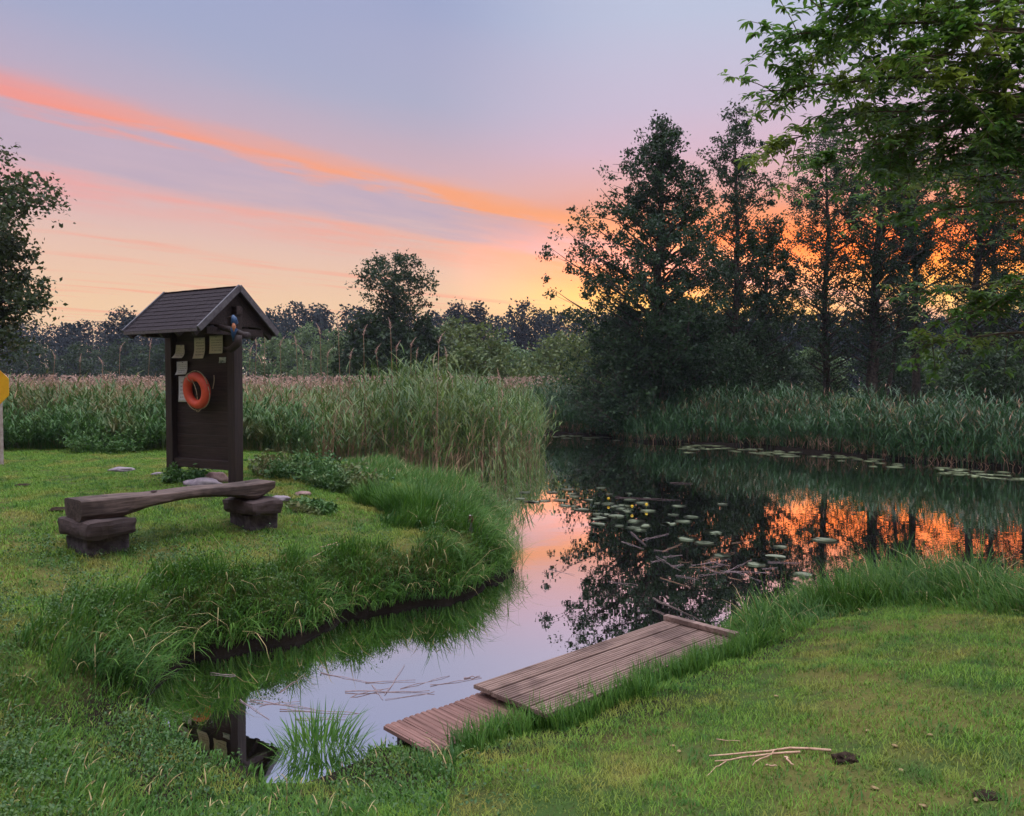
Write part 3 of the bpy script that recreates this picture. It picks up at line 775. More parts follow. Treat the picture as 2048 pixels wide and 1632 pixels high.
make_tree("alder_tree", "alder with the thickest trunk of the riverside row, leaning slightly right", "tree", 1738, 42, 225,
    [(0, 0.2), (0.15, 0.9), (0.3, 1.8), (0.45, 2.7), (0.65, 3.0), (0.82, 2.1), (1, 0.4)], M['alder'], M['bark'], 0.33, 115, 0.125, 30550, 36, 15, GR, 0.55, 0.29, 0.14, dens=DN, lumps=0.62)
make_tree("alder_tree", "thin alder stem leaning right beside the thickest trunk", "tree", 1768, 43, 400,
    [(0, 0.2), (0.3, 0.8), (0.6, 1.6), (0.8, 1.7), (1, 0.4)], M['alder2'], M['bark'], 0.13, 50, 0.125, 9360, 62, 16, GR, 0.6, 0.29, 0.25, dens=DN, lumps=0.62)
make_tree("alder_tree", "upright alder with a bare lower trunk, crown behind the hanging leaves", "tree", 1833, 44, 240,
    [(0, 0.1), (0.18, 0.4), (0.3, 1.4), (0.45, 2.6), (0.65, 2.9), (0.82, 2.1), (1, 0.4)], M['alder'], M['bark'], 0.23, 105, 0.125, 27950, -4, 17, GR, 0.55, 0.29, 0.22, dens=DN, lumps=0.62)
make_tree("alder_tree", "alder with a trunk slanting strongly right under the overhanging leaves", "tree", 1918, 43, 200,
    [(0, 0.2), (0.15, 1.0), (0.3, 1.8), (0.45, 2.6), (0.65, 2.9), (0.82, 2.1), (1, 0.4)], M['alder2'], M['bark'], 0.25, 105, 0.125, 27950, 78, 18, GR, 0.55, 0.29, 0.14, dens=DN, lumps=0.62)
make_tree("alder_tree", "alder at the frame's edge, last in the riverside row", "tree", 2052, 42, 215,
    [(0, 0.5), (0.15, 1.6), (0.3, 2.1), (0.5, 2.8), (0.7, 2.7), (0.85, 1.8), (1, 0.4)], M['alder'], M['bark'], 0.25, 110, 0.13, 23000, 20, 19, GR, 0.55, 0.38, 0.1, dens=DN, lumps=0.62)
make_tree("alder_tree", "slender alder between the slanting trunk and the last alder of the row", "tree", 1985, 45, 280,
    [(0, 0.3), (0.2, 1.2), (0.45, 2.1), (0.7, 2.2), (0.85, 1.4), (1, 0.4)], M['alder2'], M['bark'], 0.17, 80, 0.125, 18200, 6, 20, GR, 0.55, 0.29, 0.15, dens=DN, lumps=0.62)

make_tree("lone_tree", "lone tree with a rounded open top over dark layered branches beyond the reeds", "tree", 790, 56, 518,
    [(0, 2.4), (0.3, 3.8), (0.45, 3.4), (0.57, 2.3), (0.66, 1.3), (0.71, 2.6), (0.78, 3.2), (0.86, 2.9), (0.94, 2.1), (1, 1.5)], M['bushC'], M['bark'], 0.24, 95, 0.20, 26000, 0, 30, None, 0.20, 0.36, 0.02, lumps=0.8, dens=(2.2, 2.0, 1.2, 0.6, 0.8, 0.9))
make_tree("leafy_tree", "big leafy tree at the left edge with its crown reaching into the sky", "tree", -215, 22, 235,
    [(0, 0.0), (0.15, 0.8), (0.25, 2.8), (0.4, 3.6), (0.6, 3.6), (0.75, 3.1), (0.9, 2.0), (1, 0.5)], M['lefttree'], M['bark'], 0.35, 120, 0.14, 90000, 0, 31, None, 0.15, 0.36, 0.22)

# shrubs and bushes
def bush(name, label, px, d, ytop, rad, mat, nleaf, leaf, seed, group=None, nb=46, cat="bush"):
    return make_tree(name, label, cat, px, d, ytop, [(0, rad * 0.9), (0.3, rad), (0.6, rad * 0.86), (0.85, rad * 0.5), (1, rad * 0.15)], mat, M['bark'],
                     0.08, nb, leaf, nleaf, 0, seed, group, 0.45, 0.42, 0.02, lumps=1.0)
GB = "bushes behind the riverside trees"
for i, (px, d, yt, rd, mt) in enumerate([(1400, 52, 655, 3.6, 'bushC'), (1550, 56, 690, 3.0, 'bushC'), (1625, 60, 700, 2.6, 'bushA'), (1790, 58, 690, 3.0, 'bushC'), (1868, 64, 705, 2.6, 'bushA'),
                                          (1960, 55, 680, 3.2, 'bushC'), (2060, 54, 660, 3.6, 'bushC'), (1190, 52, 655, 3.4, 'bushB')]):
    bush("dark_bush" if mt == 'bushC' else "pale_bush", ["wide dark bush right behind the large alder", "dark bush behind the short round-topped alder", "pale bush seen beside the airy alder's trunk",
         "dark bush behind the thin leaning stem", "pale bush in the gap under the hanging leaves", "dark bush behind the slanting trunk",
         "wide dark bush behind the last alder at the frame's edge", "olive bush beside the large alder, by the far meadow"][i], px, d, yt, rd, M[mt], 7500, 0.22, 40 + i, GB)
GL = "low bushes at the reed edge below the riverside trees"
for i, (px, d, yt, rd, mt) in enumerate([(1250, 36.5, 640, 2.9, 'alder'), (1390, 37.5, 640, 2.8, 'alder'), (1470, 38.5, 690, 2.0, 'alder2'), (1985, 34, 705, 2.0, 'bushC'), (1880, 25.6, 842, 0.8, 'bushB'), (1760, 27.2, 850, 0.7, 'bushB')]):
    bush("willow_bush", ["dark willow bush hanging to the water at the large alder's left foot", "dark willow bush right of the large alder's trunk", "small dark bush at the slim alder's foot",
         "green bush at the reed edge under the overhanging leaves", "small bright green bush in the far reeds, nearest the frame's edge", "small bright green bush in the far reeds opposite the lily pads"][i], px, d, yt, rd, M[mt], 10500 if i < 4 else 1800, 0.15 if i < 4 else 0.1, 60 + i, GL, 70)
GM = "bushes in the middle distance beyond the reeds"
for i, (px, d, yt, rd, mt) in enumerate([(545, 88, 668, 4.2, 'bushA'), (610, 92, 650, 4.6, 'bushA'), (668, 86, 660, 3.8, 'bushA'), (735, 55, 628, 2.6, 'bushC'), (848, 56, 634, 2.3, 'bushC'), (790, 54, 650, 3.2, 'bushC'), (905, 62, 640, 3.4, 'bushB'), (955, 58, 652, 3.6, 'bushB'),
                                         (1010, 66, 690, 3.0, 'bushA'), (1065, 70, 706, 3.4, 'bushA'), (1120, 64, 668, 3.6, 'bushB'), (930, 50, 694, 2.4, 'bushB'), (250, 96, 680, 4.6, 'bushC'), (160, 100, 690, 4.4, 'bushC'), (320, 92, 690, 3.6, 'bushC'), (60, 96, 684, 4.4, 'bushC')]):
    bush("meadow_bush", ["pale green bush just right of the board's roof", "tallest pale green bush between the board and the lone tree", "pale green bush touching the lone tree's branches", "dark bush under the lone tree, on the board's side", "dark bush under the lone tree, on the large alder's side", "dark bush hiding the lone tree's foot",
         "olive bush against the lone tree's other side", "wide olive bush right of the lone tree", "low pale bush in the gap before the far wood", "lowest pale bush in the gap, nearest the large alder",
         "olive bush at the large alder's outer branches", "small yellowish bush in front of the olive bushes", "dark bush left of the board below the far pine", "dark bush midway between the board and the leafy tree",
         "dark bush tucked behind the board's left post", "dark bush below the leafy tree's crown"][i], px, d, yt, rd, M[mt], 5000, 0.3, 80 + i, GM)

# the distant wood: one mass
def forest():
    mb = MB(); mt = MB(); r = np.random.default_rng(5)
    xs = np.array([-700, 0, 120, 240, 330, 480, 560, 680, 760, 900, 1000, 1100, 1300, 1600, 2048, 2800])
    yt = np.array([640, 642, 640, 634, 636, 622, 606, 606, 612, 624, 628, 618, 622, 628, 622, 620])
    for k in range(1250):
        px = r.uniform(-900, 3000); d = r.uniform(140, 180) if px < 1350 else r.uniform(98, 125)
        top = atd(px, np.interp(px, xs, yt) + r.normal(2, 4) + abs(r.normal(0, 3)) + r.choice([0, 0, 12, 25, 50]), d)
        zg = 0.9; hh = top[2] - zg; wd = r.uniform(1.8, 3.2)
        n = 210
        if r.random() < 0.55:      # pine: flat topped, bare lower trunk
            q = r.beta(2.2, 1.1, n); rr = wd * np.sqrt(r.random(n)) * (0.25 + 0.9 * np.sin(np.clip(q, 0, 1) * PI * 0.82 + 0.25))
        else:
            q = r.beta(1.2, 1.3, n); rr = wd * np.sqrt(r.random(n)) * np.sqrt(np.clip(1.02 - (2 * q - 0.85) ** 2 * 0.75, 0.02, 1))
        a = r.uniform(0, 2 * PI, n)
        mb.add(*leaves(np.column_stack([top[0] + np.cos(a) * rr, d + np.sin(a) * rr, zg + hh * (0.08 + 0.92 * q)]), r.uniform(0.45, 0.75), r, 0.5, 0.7))
        mt.add(*tube(np.array([[top[0], d, zg - .3], [top[0] + r.normal(0, .2), d, zg + hh * 0.9]]), [0.25, 0.06], 5))
    mb.v += mt.v; mb.f += [f + mb.n for f in mt.f]; 
    return mb
fm = MB(); f0 = forest()
# (trunks were appended after the crowns: offset handled above)
fo = f0.build("distant_forest", M['pine']); tag(fo, "distant mixed wood closing the horizon beyond the marsh", "forest", kind="stuff")
for i, (px, yt_, wd, lb) in enumerate([(248, 620, 3.4, "broad pine rising above the far wood left of the board"), (918, 606, 3.0, "round topped pine standing above the far wood right of the lone tree"),
                                       (955, 608, 2.8, "second round pine above the far wood, nearer the large alder"), (1050, 604, 3.2, "broad tree rising above the far wood in the gap beside the large alder")]):
    make_tree("pine_tree", lb, "tree", px, 138, yt_, [(0, 0.2), (0.35, 0.5), (0.55, wd * 0.8), (0.75, wd), (0.92, wd * 0.7), (1, wd * 0.2)], M['pine'], M['bark'], 0.3, 40, 0.55, 1700, 0, 140 + i, "pines above the far wood", 0.3, 0.9, 0.3, zbase=0.6)

# ------------------------------------------------------------------ overhanging ash-leaved maple (trunk outside the frame)
def maple():
    r = np.random.default_rng(77)
    tx, ty = 6.9, 7.6; zg = gz(tx, ty)
    root = thing("maple_tree", "ash-leaved maple whose leafy branches hang into the picture from the upper right", "tree", (tx, ty, zg))
    tm = MB(); lm = MB(); base = np.array([tx, ty, zg])
    trunk = np.array([[0, 0, -0.1], [-0.1, 0, 1.5], [-0.05, 0.1, 3.0], [-0.3, 0.15, 4.6], [-0.2, 0.1, 6.4], [-0.3, 0.2, 8.0]])
    tm.add(*tube(trunk, [0.30, 0.22, 0.19, 0.16, 0.11, 0.04], 9))
    limbs = []
    tips = [(1560, 72, 6.6), (1545, 182, 6.9), (1560, 282, 7.3), (1640, 15, 6.3), (1690, -60, 6.6), (1600, 120, 7.6), (1680, 225, 7.0), (1640, 330, 8.2), (1720, 300, 6.8), (1760, 120, 6.3),
            (1735, 45, 7.2), (1800, 210, 7.4), (1790, 330, 7.0), (1830, 430, 7.4), (1850, 80, 6.6), (1900, 170, 6.5), (1890, 280, 7.0), (1900, 360, 7.8), (1960, 60, 6.4), (1980, 250, 6.7), (1840, 30, 7.0),
            (2000, 150, 7.0), (1940, 330, 6.9), (2030, 330, 7.1), (1740, 400, 8.6), (1660, 170, 7.7), (1700, 60, 8.2), (1810, 140, 8.0), (2020, 40, 8.0), 
            (1760, 250, 8.4), (1860, 340, 8.4), (2040, 230, 7.6),
            (1850, 690, 7.4), (1890, 640, 7.0), (1960, 600, 7.2), (2030, 570, 6.9), (1840, 585, 8.2)]
    for i, (px, py, d) in enumerate(tips):
        tip = atd(px, py, d) - base
        hz = np.clip(tip[2] - 0.5 + r.normal(0, 0.3), 1.2, 7.0)
        st = np.array([np.interp(hz, trunk[:, 2], trunk[:, 0]), np.interp(hz, trunk[:, 2], trunk[:, 1]), hz])
        q = np.linspace(0, 1, 9); Lb = np.linalg.norm(tip - st)
        br = st + (tip - st) * q[:, None] + np.array([0, 0, 0.16 * Lb]) * (np.sin(q * PI) * (1 - 0.3 * q))[:, None] + r.normal(0, 0.04, 3) * np.sin(q * PI)[:, None]
        tm.add(*tube(br, np.linspace(0.032, 0.004, 9), 5))
        nt = int(8 + Lb * 4.8) if i < 33 else int(6 + Lb * 2.8)
        for k in range(nt):
            f_ = 1 - r.beta(1.0, 2.2) * 0.62 if k else 1.0
            b0 = np.array([np.interp(f_, q, br[:, j]) for j in range(3)])
            dirn = (tip - st) / Lb + r.normal(0, 0.75, 3); dirn[2] -= 0.25; dirn /= np.linalg.norm(dirn)
            Lt = r.uniform(0.16, 0.45)
            qq = np.linspace(0, 1, 4)
            tw = b0 + dirn * (Lt * qq)[:, None] + np.array([0, 0, -0.10]) * (qq ** 2)[:, None]
            tm.add(*tube(tw, np.linspace(0.005, 0.002, 4), 4, False))
            nl = r.integers(6, 11)
            for g in range(nl):
                ff = r.uniform(0.25, 1.0) if g else 1.0
                p0 = np.array([np.interp(ff, qq, tw[:, j]) for j in range(3)])
                limbs.append((p0, r.uniform(0, 2 * PI)))
    # pinnate leaves: petiole, three to five drooping leaflets
    P0 = np.array([a for a, _ in limbs]); AZ = np.array([b for _, b in limbs]); n = len(P0)
    pet = r.uniform(0.03, 0.06, n); a0 = r.uniform(0.7, 1.5, n)
    hd = np.column_stack([np.cos(AZ), np.sin(AZ), np.zeros(n)])
    end = P0 + hd * (np.sin(a0) * pet)[:, None] + np.array([0, 0, 1.0]) * (np.cos(a0) * pet)[:, None]
    for k, (da, q) in enumerate([(0, 1.0), (0.85, 0.7), (-0.85, 0.7), (1.1, 0.25), (-1.1, 0.25)]):
        keep = np.ones(n, bool) if k < 3 else r.random(n) < 0.5
        b0 = P0 + (end - P0) * q
        m_ = keep.sum()
        dr = r.uniform(1.3, 2.4, n)
        lm.add(*ribbons(b0[keep], AZ[keep] + da + r.normal(0, 0.2, m_), dr[keep] - 0.5, dr[keep] + 0.5, r.uniform(0.06, 0.105, m_), r.uniform(0.026, 0.04, m_), 4, [0.12, 0.85, 1.0, 0.6], twist=r.normal(0, 0.5, m_))[:2])
    tm.build("trunk", M['bark_warm'], root); lm.build("crown", M['maple'], root)
maple()

exec_props = True
# ------------------------------------------------------------------ PROPS
M['dark_wood'] = wood_mat("dark_stained_wood", lin(34, 25, 23), lin(66, 49, 45), 0, 3, 0.6, 14, 0.6)
M['dark_post'] = wood_mat("dark_post_wood", lin(34, 26, 24), lin(62, 47, 43), 2, 3, 0.6, 14, 0.6)
M['shingle'] = plain_mat("bitumen_shingles", lin(30, 23, 28), lin(48, 36, 40), 60, 0.85, 0.25, 0.6, 0.01)
M['barge'] = plain_mat("grey_metal_edging", lin(66, 62, 68), lin(88, 84, 88), 20, 0.45, 0.5)
M['paper'] = None
def paper_mat(name, c):
    m, t, out = new_mat(name)
    tc = t.new('ShaderNodeTexCoord'); sp = t.new('ShaderNodeSeparateXYZ'); t.l.new(tc.outputs['Generated'], sp.inputs[0])
    line = t.m('GREATER_THAN', t.m('SINE', t.m('MULTIPLY', sp.outputs[2], 44.0)), 0.2)
    mg = t.m('MULTIPLY', t.step(sp.outputs[0], 0.10, 0.13), t.step(sp.outputs[0], 0.92, 0.86))
    mz = t.m('MULTIPLY', t.step(sp.outputs[2], 0.1, 0.12), t.step(sp.outputs[2], 0.88, 0.86))
    nn = t.noise(tc.outputs['Object'], 90, 2)
    f = t.m('MULTIPLY', t.m('MULTIPLY', line, mg), t.m('MULTIPLY', mz, t.m('MULTIPLY', t.step(nn, 0.42, 0.56), 0.75)))
    col = t.mix(f, c, lin(90, 84, 84))
    col = t.mix(t.m('MULTIPLY', t.noise(tc.outputs['Object'], 6, 3), 0.25), col, lin(150, 130, 104))
    p = principled(t, col, 0.7, 0.3); t.l.new(p.outputs[0], out.inputs[0]); return m
M['paper_w'] = paper_mat("white_paper", lin(214, 210, 214)); M['paper_y'] = paper_mat("yellowed_paper", lin(214, 204, 194))
M['buoy'] = plain_mat("orange_plastic", lin(232, 92, 66), lin(214, 78, 56), 8, 0.5, 0.35, 0.1)
M['rope'] = plain_mat("pale_rope", lin(206, 188, 158), lin(176, 154, 124), 90, 0.8, 0.1, 0.6)

kb = np.array([KIOSK_R[0] - KIOSK_L[0], KIOSK_R[1] - KIOSK_L[1]]); KS = float(np.hypot(*kb)); kang = math.atan2(kb[1], kb[0])
zk = 0.5 * (gz(*KIOSK_R) + gz(*KIOSK_L))
mid = (KIOSK_R + KIOSK_L) / 2
# local frame: x along the board (to the right post), -y towards the viewer, z up
kio = thing("notice_board", "tall dark wooden notice board with a small gabled shingle roof by the reeds", "notice board", (mid[0], mid[1], zk), kang)
hs = KS / 2
EAVE, APEX, HW = 2.225, 2.845, 0.69
for sx_ in (-1, 1):
    bm = bmesh.new(); box_bm(bm, (0.15, 0.15, 2.58), T(sx_ * hs, 0, 2.58 / 2 - 0.12), 0.008)
    bm_obj("post", bm, M['dark_post'], kio, 0.004, 3, 3 + sx_)
bm = bmesh.new(); npl = 11; z0 = 0.36; z1 = 2.27; ph = (z1 - z0) / npl
for i in range(npl):
    box_bm(bm, (KS - 0.152, 0.024, ph + 0.022), T(0, 0.03, z0 + ph * (i + 0.5), 0.085), 0.004)
bm_obj("plank_panel", bm, M['dark_wood'], kio)
bm = bmesh.new(); box_bm(bm, (KS - 0.154, 0.09, 0.13), T(0, 0.0, 0.29), 0.006); bm_obj("bottom_rail", bm, M['dark_wood'], kio)
bm = bmesh.new(); box_bm(bm, (KS + 0.22, 0.10, 0.12), T(0.0, 0.0, 2.52), 0.006); bm_obj("ridge_beam", bm, M['dark_wood'], kio)
xl, xr = -hs - 0.155, hs + 0.12            # roof ends
sl = math.hypot(HW, APEX - EAVE); sa = math.atan2(APEX - EAVE, HW)
for sy in (-1, 1):
    roof = None
    # boards below, courses of shingles on top
    bm = bmesh.new()
    box_bm(bm, (xr - xl - 0.03, sl, 0.022), T((xl + xr) / 2, sy * HW / 2, (APEX + EAVE) / 2 - 0.02, -sy * sa, 0, 0))
    deck = bm_obj("roof_slope", bm, M['dark_wood'], kio)
    bm = bmesh.new(); nrow = 10; rr_ = random.Random(5 + sy)
    for r_ in range(nrow):
        f0 = (r_ + 0.5) / nrow; cy = sy * HW * (1 - f0); cz = EAVE + (APEX - EAVE) * f0
        x = xl + 0.02 - rr_.random() * 0.12
        while x < xr - 0.02:
            wv = rr_.uniform(0.11, 0.15); xa, xb = max(x, xl + 0.015), min(x + wv - 0.005, xr - 0.018)
            if xb - xa > 0.02:
                box_bm(bm, (xb - xa, sl / nrow * 1.45, 0.006), T((xa + xb) / 2, cy, cz + 0.014 + rr_.random() * 0.003, -sy * (sa - 0.07), 0, 0))
            x += wv
    bm_obj("shingles", bm, M['shingle'], deck)
    for xe in (xl, xr):
        bm = bmesh.new(); box_bm(bm, (0.03, sl + 0.02, 0.085), T(xe, sy * HW / 2, (APEX + EAVE) / 2 + 0.003, -sy * sa, 0, 0), 0.003)
        bm_obj("barge_board", bm, M['barge'], kio)
    bm = bmesh.new()
    for k in range(5):
        xx = xl + 0.14 + k * (xr - xl - 0.28) / 4
        box_bm(bm, (0.055, sl * 0.97, 0.075), T(xx, sy * HW / 2 * 0.99, (APEX + EAVE) / 2 - 0.075, -sy * sa, 0, 0), 0.004)
    bm_obj("rafters", bm, M['dark_wood'], kio)
    bm = bmesh.new(); box_bm(bm, (xr - xl - 0.04, 0.022, 0.05), T((xl + xr) / 2, sy * (HW + 0.006), EAVE - 0.012), 0.003); bm_obj("eave_strip", bm, M['barge'], kio)
# gable boards (set back), braces
for xe in (hs - 0.02,):
    bm = bmesh.new()
    vs = [bm.verts.new((xe, y_, z_)) for y_, z_ in ((-HW * 0.8, EAVE + 0.08), (HW * 0.8, EAVE + 0.08), (0.0, APEX - 0.10))]
    bm.faces.new(vs); r_ = bmesh.ops.extrude_face_region(bm, geom=bm.faces[:]); bmesh.ops.translate(bm, vec=(0.025, 0, 0), verts=[q for q in r_['geom'] if isinstance(q, bmesh.types.BMVert)])
    bmesh.ops.recalc_face_normals(bm, faces=bm.faces[:]); bm_obj("gable_board", bm, M['dark_wood'], kio)
for sx_ in (-1, 1):
    bm = bmesh.new(); box_bm(bm, (0.07, 1.0, 0.10), T(sx_ * hs, 0, 2.22), 0.006); bm_obj("cross_beam", bm, M['dark_wood'], kio)
kM = Matrix.Translation((mid[0], mid[1], zk)) @ Matrix.Rotation(kang, 4, 'Z')
def kloc(x, y, z): return kM @ Vector((x, y, z))
def board_pt(px, py, yoff=-0.02):
    """board-plane coordinates (x, z) of a picture point"""
    o_ = kM.inverted() @ Vector((0, 0, H)); r_ = kM.inverted().to_3x3() @ Vector(ray(px, py))
    k = (yoff - o_.y) / r_.y; q = o_ + r_ * k; return q.x, q.z

def paper(px, py, wd, ht, mat, label, tilt=0.0, curl=0.02, cut=0.0, seed=0, pin=True):
    x, z = board_pt(px, py)
    nx_, nz_ = 7, 9; V = []
    for j in range(nz_):
        for i in range(nx_):
            a, b = i / (nx_ - 1) - 0.5, j / (nz_ - 1) - 0.5
            lift = curl * max(0, -b * 2) ** 2 * 1.2 + curl * 0.5 * (abs(a) * 2) ** 3
            V.append((a * wd * (1 - cut * (b + 0.5)), -lift, b * ht))
    V = np.array(V); Fq = []
    for j in range(nz_ - 1):
        for i in range(nx_ - 1): q = j * nx_ + i; Fq.append([q, q + 1, q + nx_ + 1, q + nx_])
    Vb = V + [0, 0.002, 0]
    nn = len(V); F2 = [[q[0] + nn, q[3] + nn, q[2] + nn, q[1] + nn] for q in Fq]
    rim = [i for i in range(nx_)] + [j * nx_ + nx_ - 1 for j in range(1, nz_)] + [(nz_ - 1) * nx_ + i for i in range(nx_ - 2, -1, -1)] + [j * nx_ for j in range(nz_ - 2, 0, -1)]
    F3 = [[rim[i], rim[i] + nn, rim[(i + 1) % len(rim)] + nn, rim[(i + 1) % len(rim)]] for i in range(len(rim))]
    o = obj("paper_notice", mesh_np("paper_notice", np.vstack([V, Vb]), np.array(Fq + F2 + F3)), mat)
    o.matrix_world = kM @ Matrix.Translation((x, -0.004, z)) @ Matrix.Rotation(tilt, 4, 'Y')
    tag(o, label, "notice", "papers pinned to the board")
    if pin:
        m_ = MB(); m_.add(*tube([[0, -0.001, ht * 0.42], [0, -0.012, ht * 0.42]], 0.006, 6)); m_.build("pin", M['barge'], o)
    return o
paper(361, 703, 0.24, 0.20, M['paper_y'], "small curled yellowish paper pinned top left on the board", 0.02, 0.05, 0.22)
paper(399, 696, 0.24, 0.31, M['paper_y'], "tall yellowish paper at the middle of the board's top row", 0.0, 0.03)
paper(431, 689, 0.29, 0.26, M['paper_y'], "widest yellowish paper, right in the board's top row behind the carved bird", 0.0, 0.01)
paper(364, 736, 0.25, 0.20, M['paper_w'], "small white sheet right under the curled yellowish paper", -0.03, 0.03)
paper(369, 778, 0.30, 0.39, M['paper_w'], "large white sheet partly behind the orange lifebuoy", 0.0, 0.01)
paper(444, 720, 0.15, 0.085, plain_mat("white_green_label", lin(206, 210, 208), lin(70, 96, 70), 11, 0.6), "small white and green label under the widest paper", 0.0, 0.01, pin=False)

# lifebuoy hanging on the board
bx_, bz_ = board_pt(394, 781, -0.12)
buoy = thing("lifebuoy", "orange ring lifebuoy hanging on the dark notice board", "lifebuoy"); buoy.matrix_world = kM @ Matrix.Translation((bx_, -0.125, bz_)) @ Matrix.Rotation(0.12, 4, 'X')
R0, r0 = 0.205, 0.066
th = np.linspace(0, 2 * PI, 49)[:-1]; ph_ = np.linspace(0, 2 * PI, 17)[:-1]
V = np.array([[(R0 + r0 * math.cos(b)) * math.cos(a), r0 * 1.0 * math.sin(b), (R0 + r0 * math.cos(b)) * math.sin(a)] for a in th for b in ph_])
Fq = np.array([[i * 16 + j, i * 16 + (j + 1) % 16, ((i + 1) % 48) * 16 + (j + 1) % 16, ((i + 1) % 48) * 16 + j] for i in range(48) for j in range(16)])
obj("ring", mesh_np("ring", V, Fq), M['buoy'], buoy)
m_ = MB()
for a0 in (0.35, 1.9, 3.5, 5.0):      # rope looped round the ring between four fixings
    aa = np.linspace(a0, a0 + 1.5, 9); sag = 0.02 * np.sin(np.linspace(0, PI, 9))
    m_.add(*tube(np.column_stack([(R0 + r0 + 0.008 + sag) * np.cos(aa), np.full(9, -0.01), (R0 + r0 + 0.008 + sag) * np.sin(aa)]), 0.006, 6))
aa = np.linspace(0, 2 * PI, 15); m_.add(*tube(np.column_stack([R0 * math.cos(2.0) + (r0 + .006) * np.cos(aa) * math.cos(2.0), (r0 + .006) * np.sin(aa), R0 * math.sin(2.0) + (r0 + .006) * np.cos(aa) * math.sin(2.0)]), 0.006, 6, False))
q = np.linspace(0, 1, 9); m_.add(*tube(np.column_stack([-0.01 + 0.075 * q + 0.03 * np.sin(q * PI), np.full(9, -0.055), 0.17 - 0.30 * q]), 0.005, 6))
q = np.linspace(0, 1, 12); m_.add(*tube(np.column_stack([-0.17 - 0.05 * np.sin(q * PI * 0.9) + 0.14 * q, np.full(12, 0.07), -0.17 - 0.16 * np.sin(q * PI * 0.75)]), 0.005, 6))
m_.build("rope", M['rope'], buoy)
# hook and cord right of the ring
x_, z_ = board_pt(428, 764)
q = np.linspace(0, 1, 8)
o = obj("white_cord", mesh_np("white_cord", *tube(np.column_stack([-0.02 * q + 0.012 * np.sin(q * 4), np.full(8, -0.012), 0.10 - 0.2 * q]), 0.007, 6)), M['rope'])
o.matrix_world = kM @ Matrix.Translation((x_, -0.008, z_)); tag(o, "short white cord hanging on the board right of the lifebuoy", "cord")
# carved branch with the painted bird under the gable
def skin_lathe(pts, rad, n=10): return tube(pts, rad, n)
brd = thing("carved_bird", "carved kingfisher painted blue on a dark branch under the gable", "carving"); 
x_, z_ = board_pt(466, 655, -0.30); brd.matrix_world = kM @ Matrix.Translation((x_, -0.30, z_))
m_ = MB(); m_.add(*tube([[0.0, 0, 0.17], [0.02, 0, 0.13], [0.035, 0, 0.06], [0.025, 0, -0.02], [0.01, 0.0, -0.10], [0.0, 0, -0.19]], [0.012, 0.038, 0.050, 0.050, 0.030, 0.008], 10))
m_.build("body", plain_mat("blue_paint", lin(48, 78, 112), lin(34, 54, 82), 30, 0.5), brd)
m_ = MB(); m_.add(*tube([[0.045, -0.028, 0.08], [0.055, -0.032, 0.01], [0.04, -0.02, -0.06]], [0.008, 0.030, 0.010], 8)); m_.build("breast", plain_mat("orange_paint", lin(196, 140, 110), lin(170, 96, 60), 30, 0.5), brd)
m_ = MB(); m_.add(*tube([[-0.005, 0, 0.15], [-0.06, 0, 0.145], [-0.15, 0, 0.135]], [0.018, 0.012, 0.002], 6)); m_.build("beak", M['dark_wood'], brd)
m_ = MB(); m_.add(*tube([[-0.46, 0.02, -0.01], [-0.30, 0.02, 0.02], [-0.12, 0.04, -0.02], [0.05, 0.06, -0.08], [0.04, 0.14, -0.10], [0.03, 0.24, -0.10]], [0.03, 0.04, 0.045, 0.05, 0.05, 0.05], 8))
m_.add(*tube([[0.05, 0.05, -0.10], [0.04, 0.05, -0.22], [-0.08, 0.03, -0.30], [-0.22, 0.02, -0.28]], [0.05, 0.06, 0.05, 0.02], 8)); m_.build("branch", M['dark_post'], brd)

# ------------------------------------------------------------------ log bench
M['log'] = wood_mat("weathered_log", lin(52, 41, 36), lin(128, 108, 100), 0, 2.2, 0.9, 16, 1.0, lin(46, 37, 32))
M['log_dark'] = wood_mat("dark_log", lin(56, 45, 43), lin(82, 66, 63), 0, 3, 0.9, 8, 1.0, lin(40, 34, 33))
M['block'] = plain_mat("rough_stone_block", lin(62, 54, 58), lin(90, 80, 82), 14, 0.95, 0.2, 0.9, 0.02)
pL = onground(193, 1098); pR = onground(503, 1050)
bd = pR[:2] - pL[:2]; BL = float(np.hypot(*bd)); bang = math.atan2(bd[1], bd[0]); bz0 = (pL[2] + pR[2]) / 2
bench = thing("log_bench", "rustic bench made of a half log resting on two block supports, on the lawn", "bench", ((pL[0] + pR[0]) / 2, (pL[1] + pR[1]) / 2, 0), bang)
def support(x, zb, hh, wd_, seed, lab):
    s_h = hh * 0.47
    bm = bmesh.new(); box_bm(bm, (wd_ * 0.86, 0.46, s_h + 0.06), T(x + (0.02 if seed == 1 else 0.03), 0.0, zb + s_h / 2 - 0.03), 0.018)
    sup = bm_obj("support", bm, M['block'], bench, 0.018, 4, seed)
    bm = bmesh.new(); box_bm(bm, (wd_, 0.66, hh - s_h - 0.004), T(x, -0.02, zb + s_h + (hh - s_h) / 2 + 0.002, 0, 0, 0.05), 0.045)
    bm_obj("cap_log", bm, M['log_dark'], sup, 0.034, 4, seed + 7)
hL = 0.33
support(-BL / 2, pL[2], hL, 0.50, 1, None); 
zt = pL[2] + hL
support(BL / 2, pR[2], zt - pR[2] + 0.01, 0.43, 2, None)
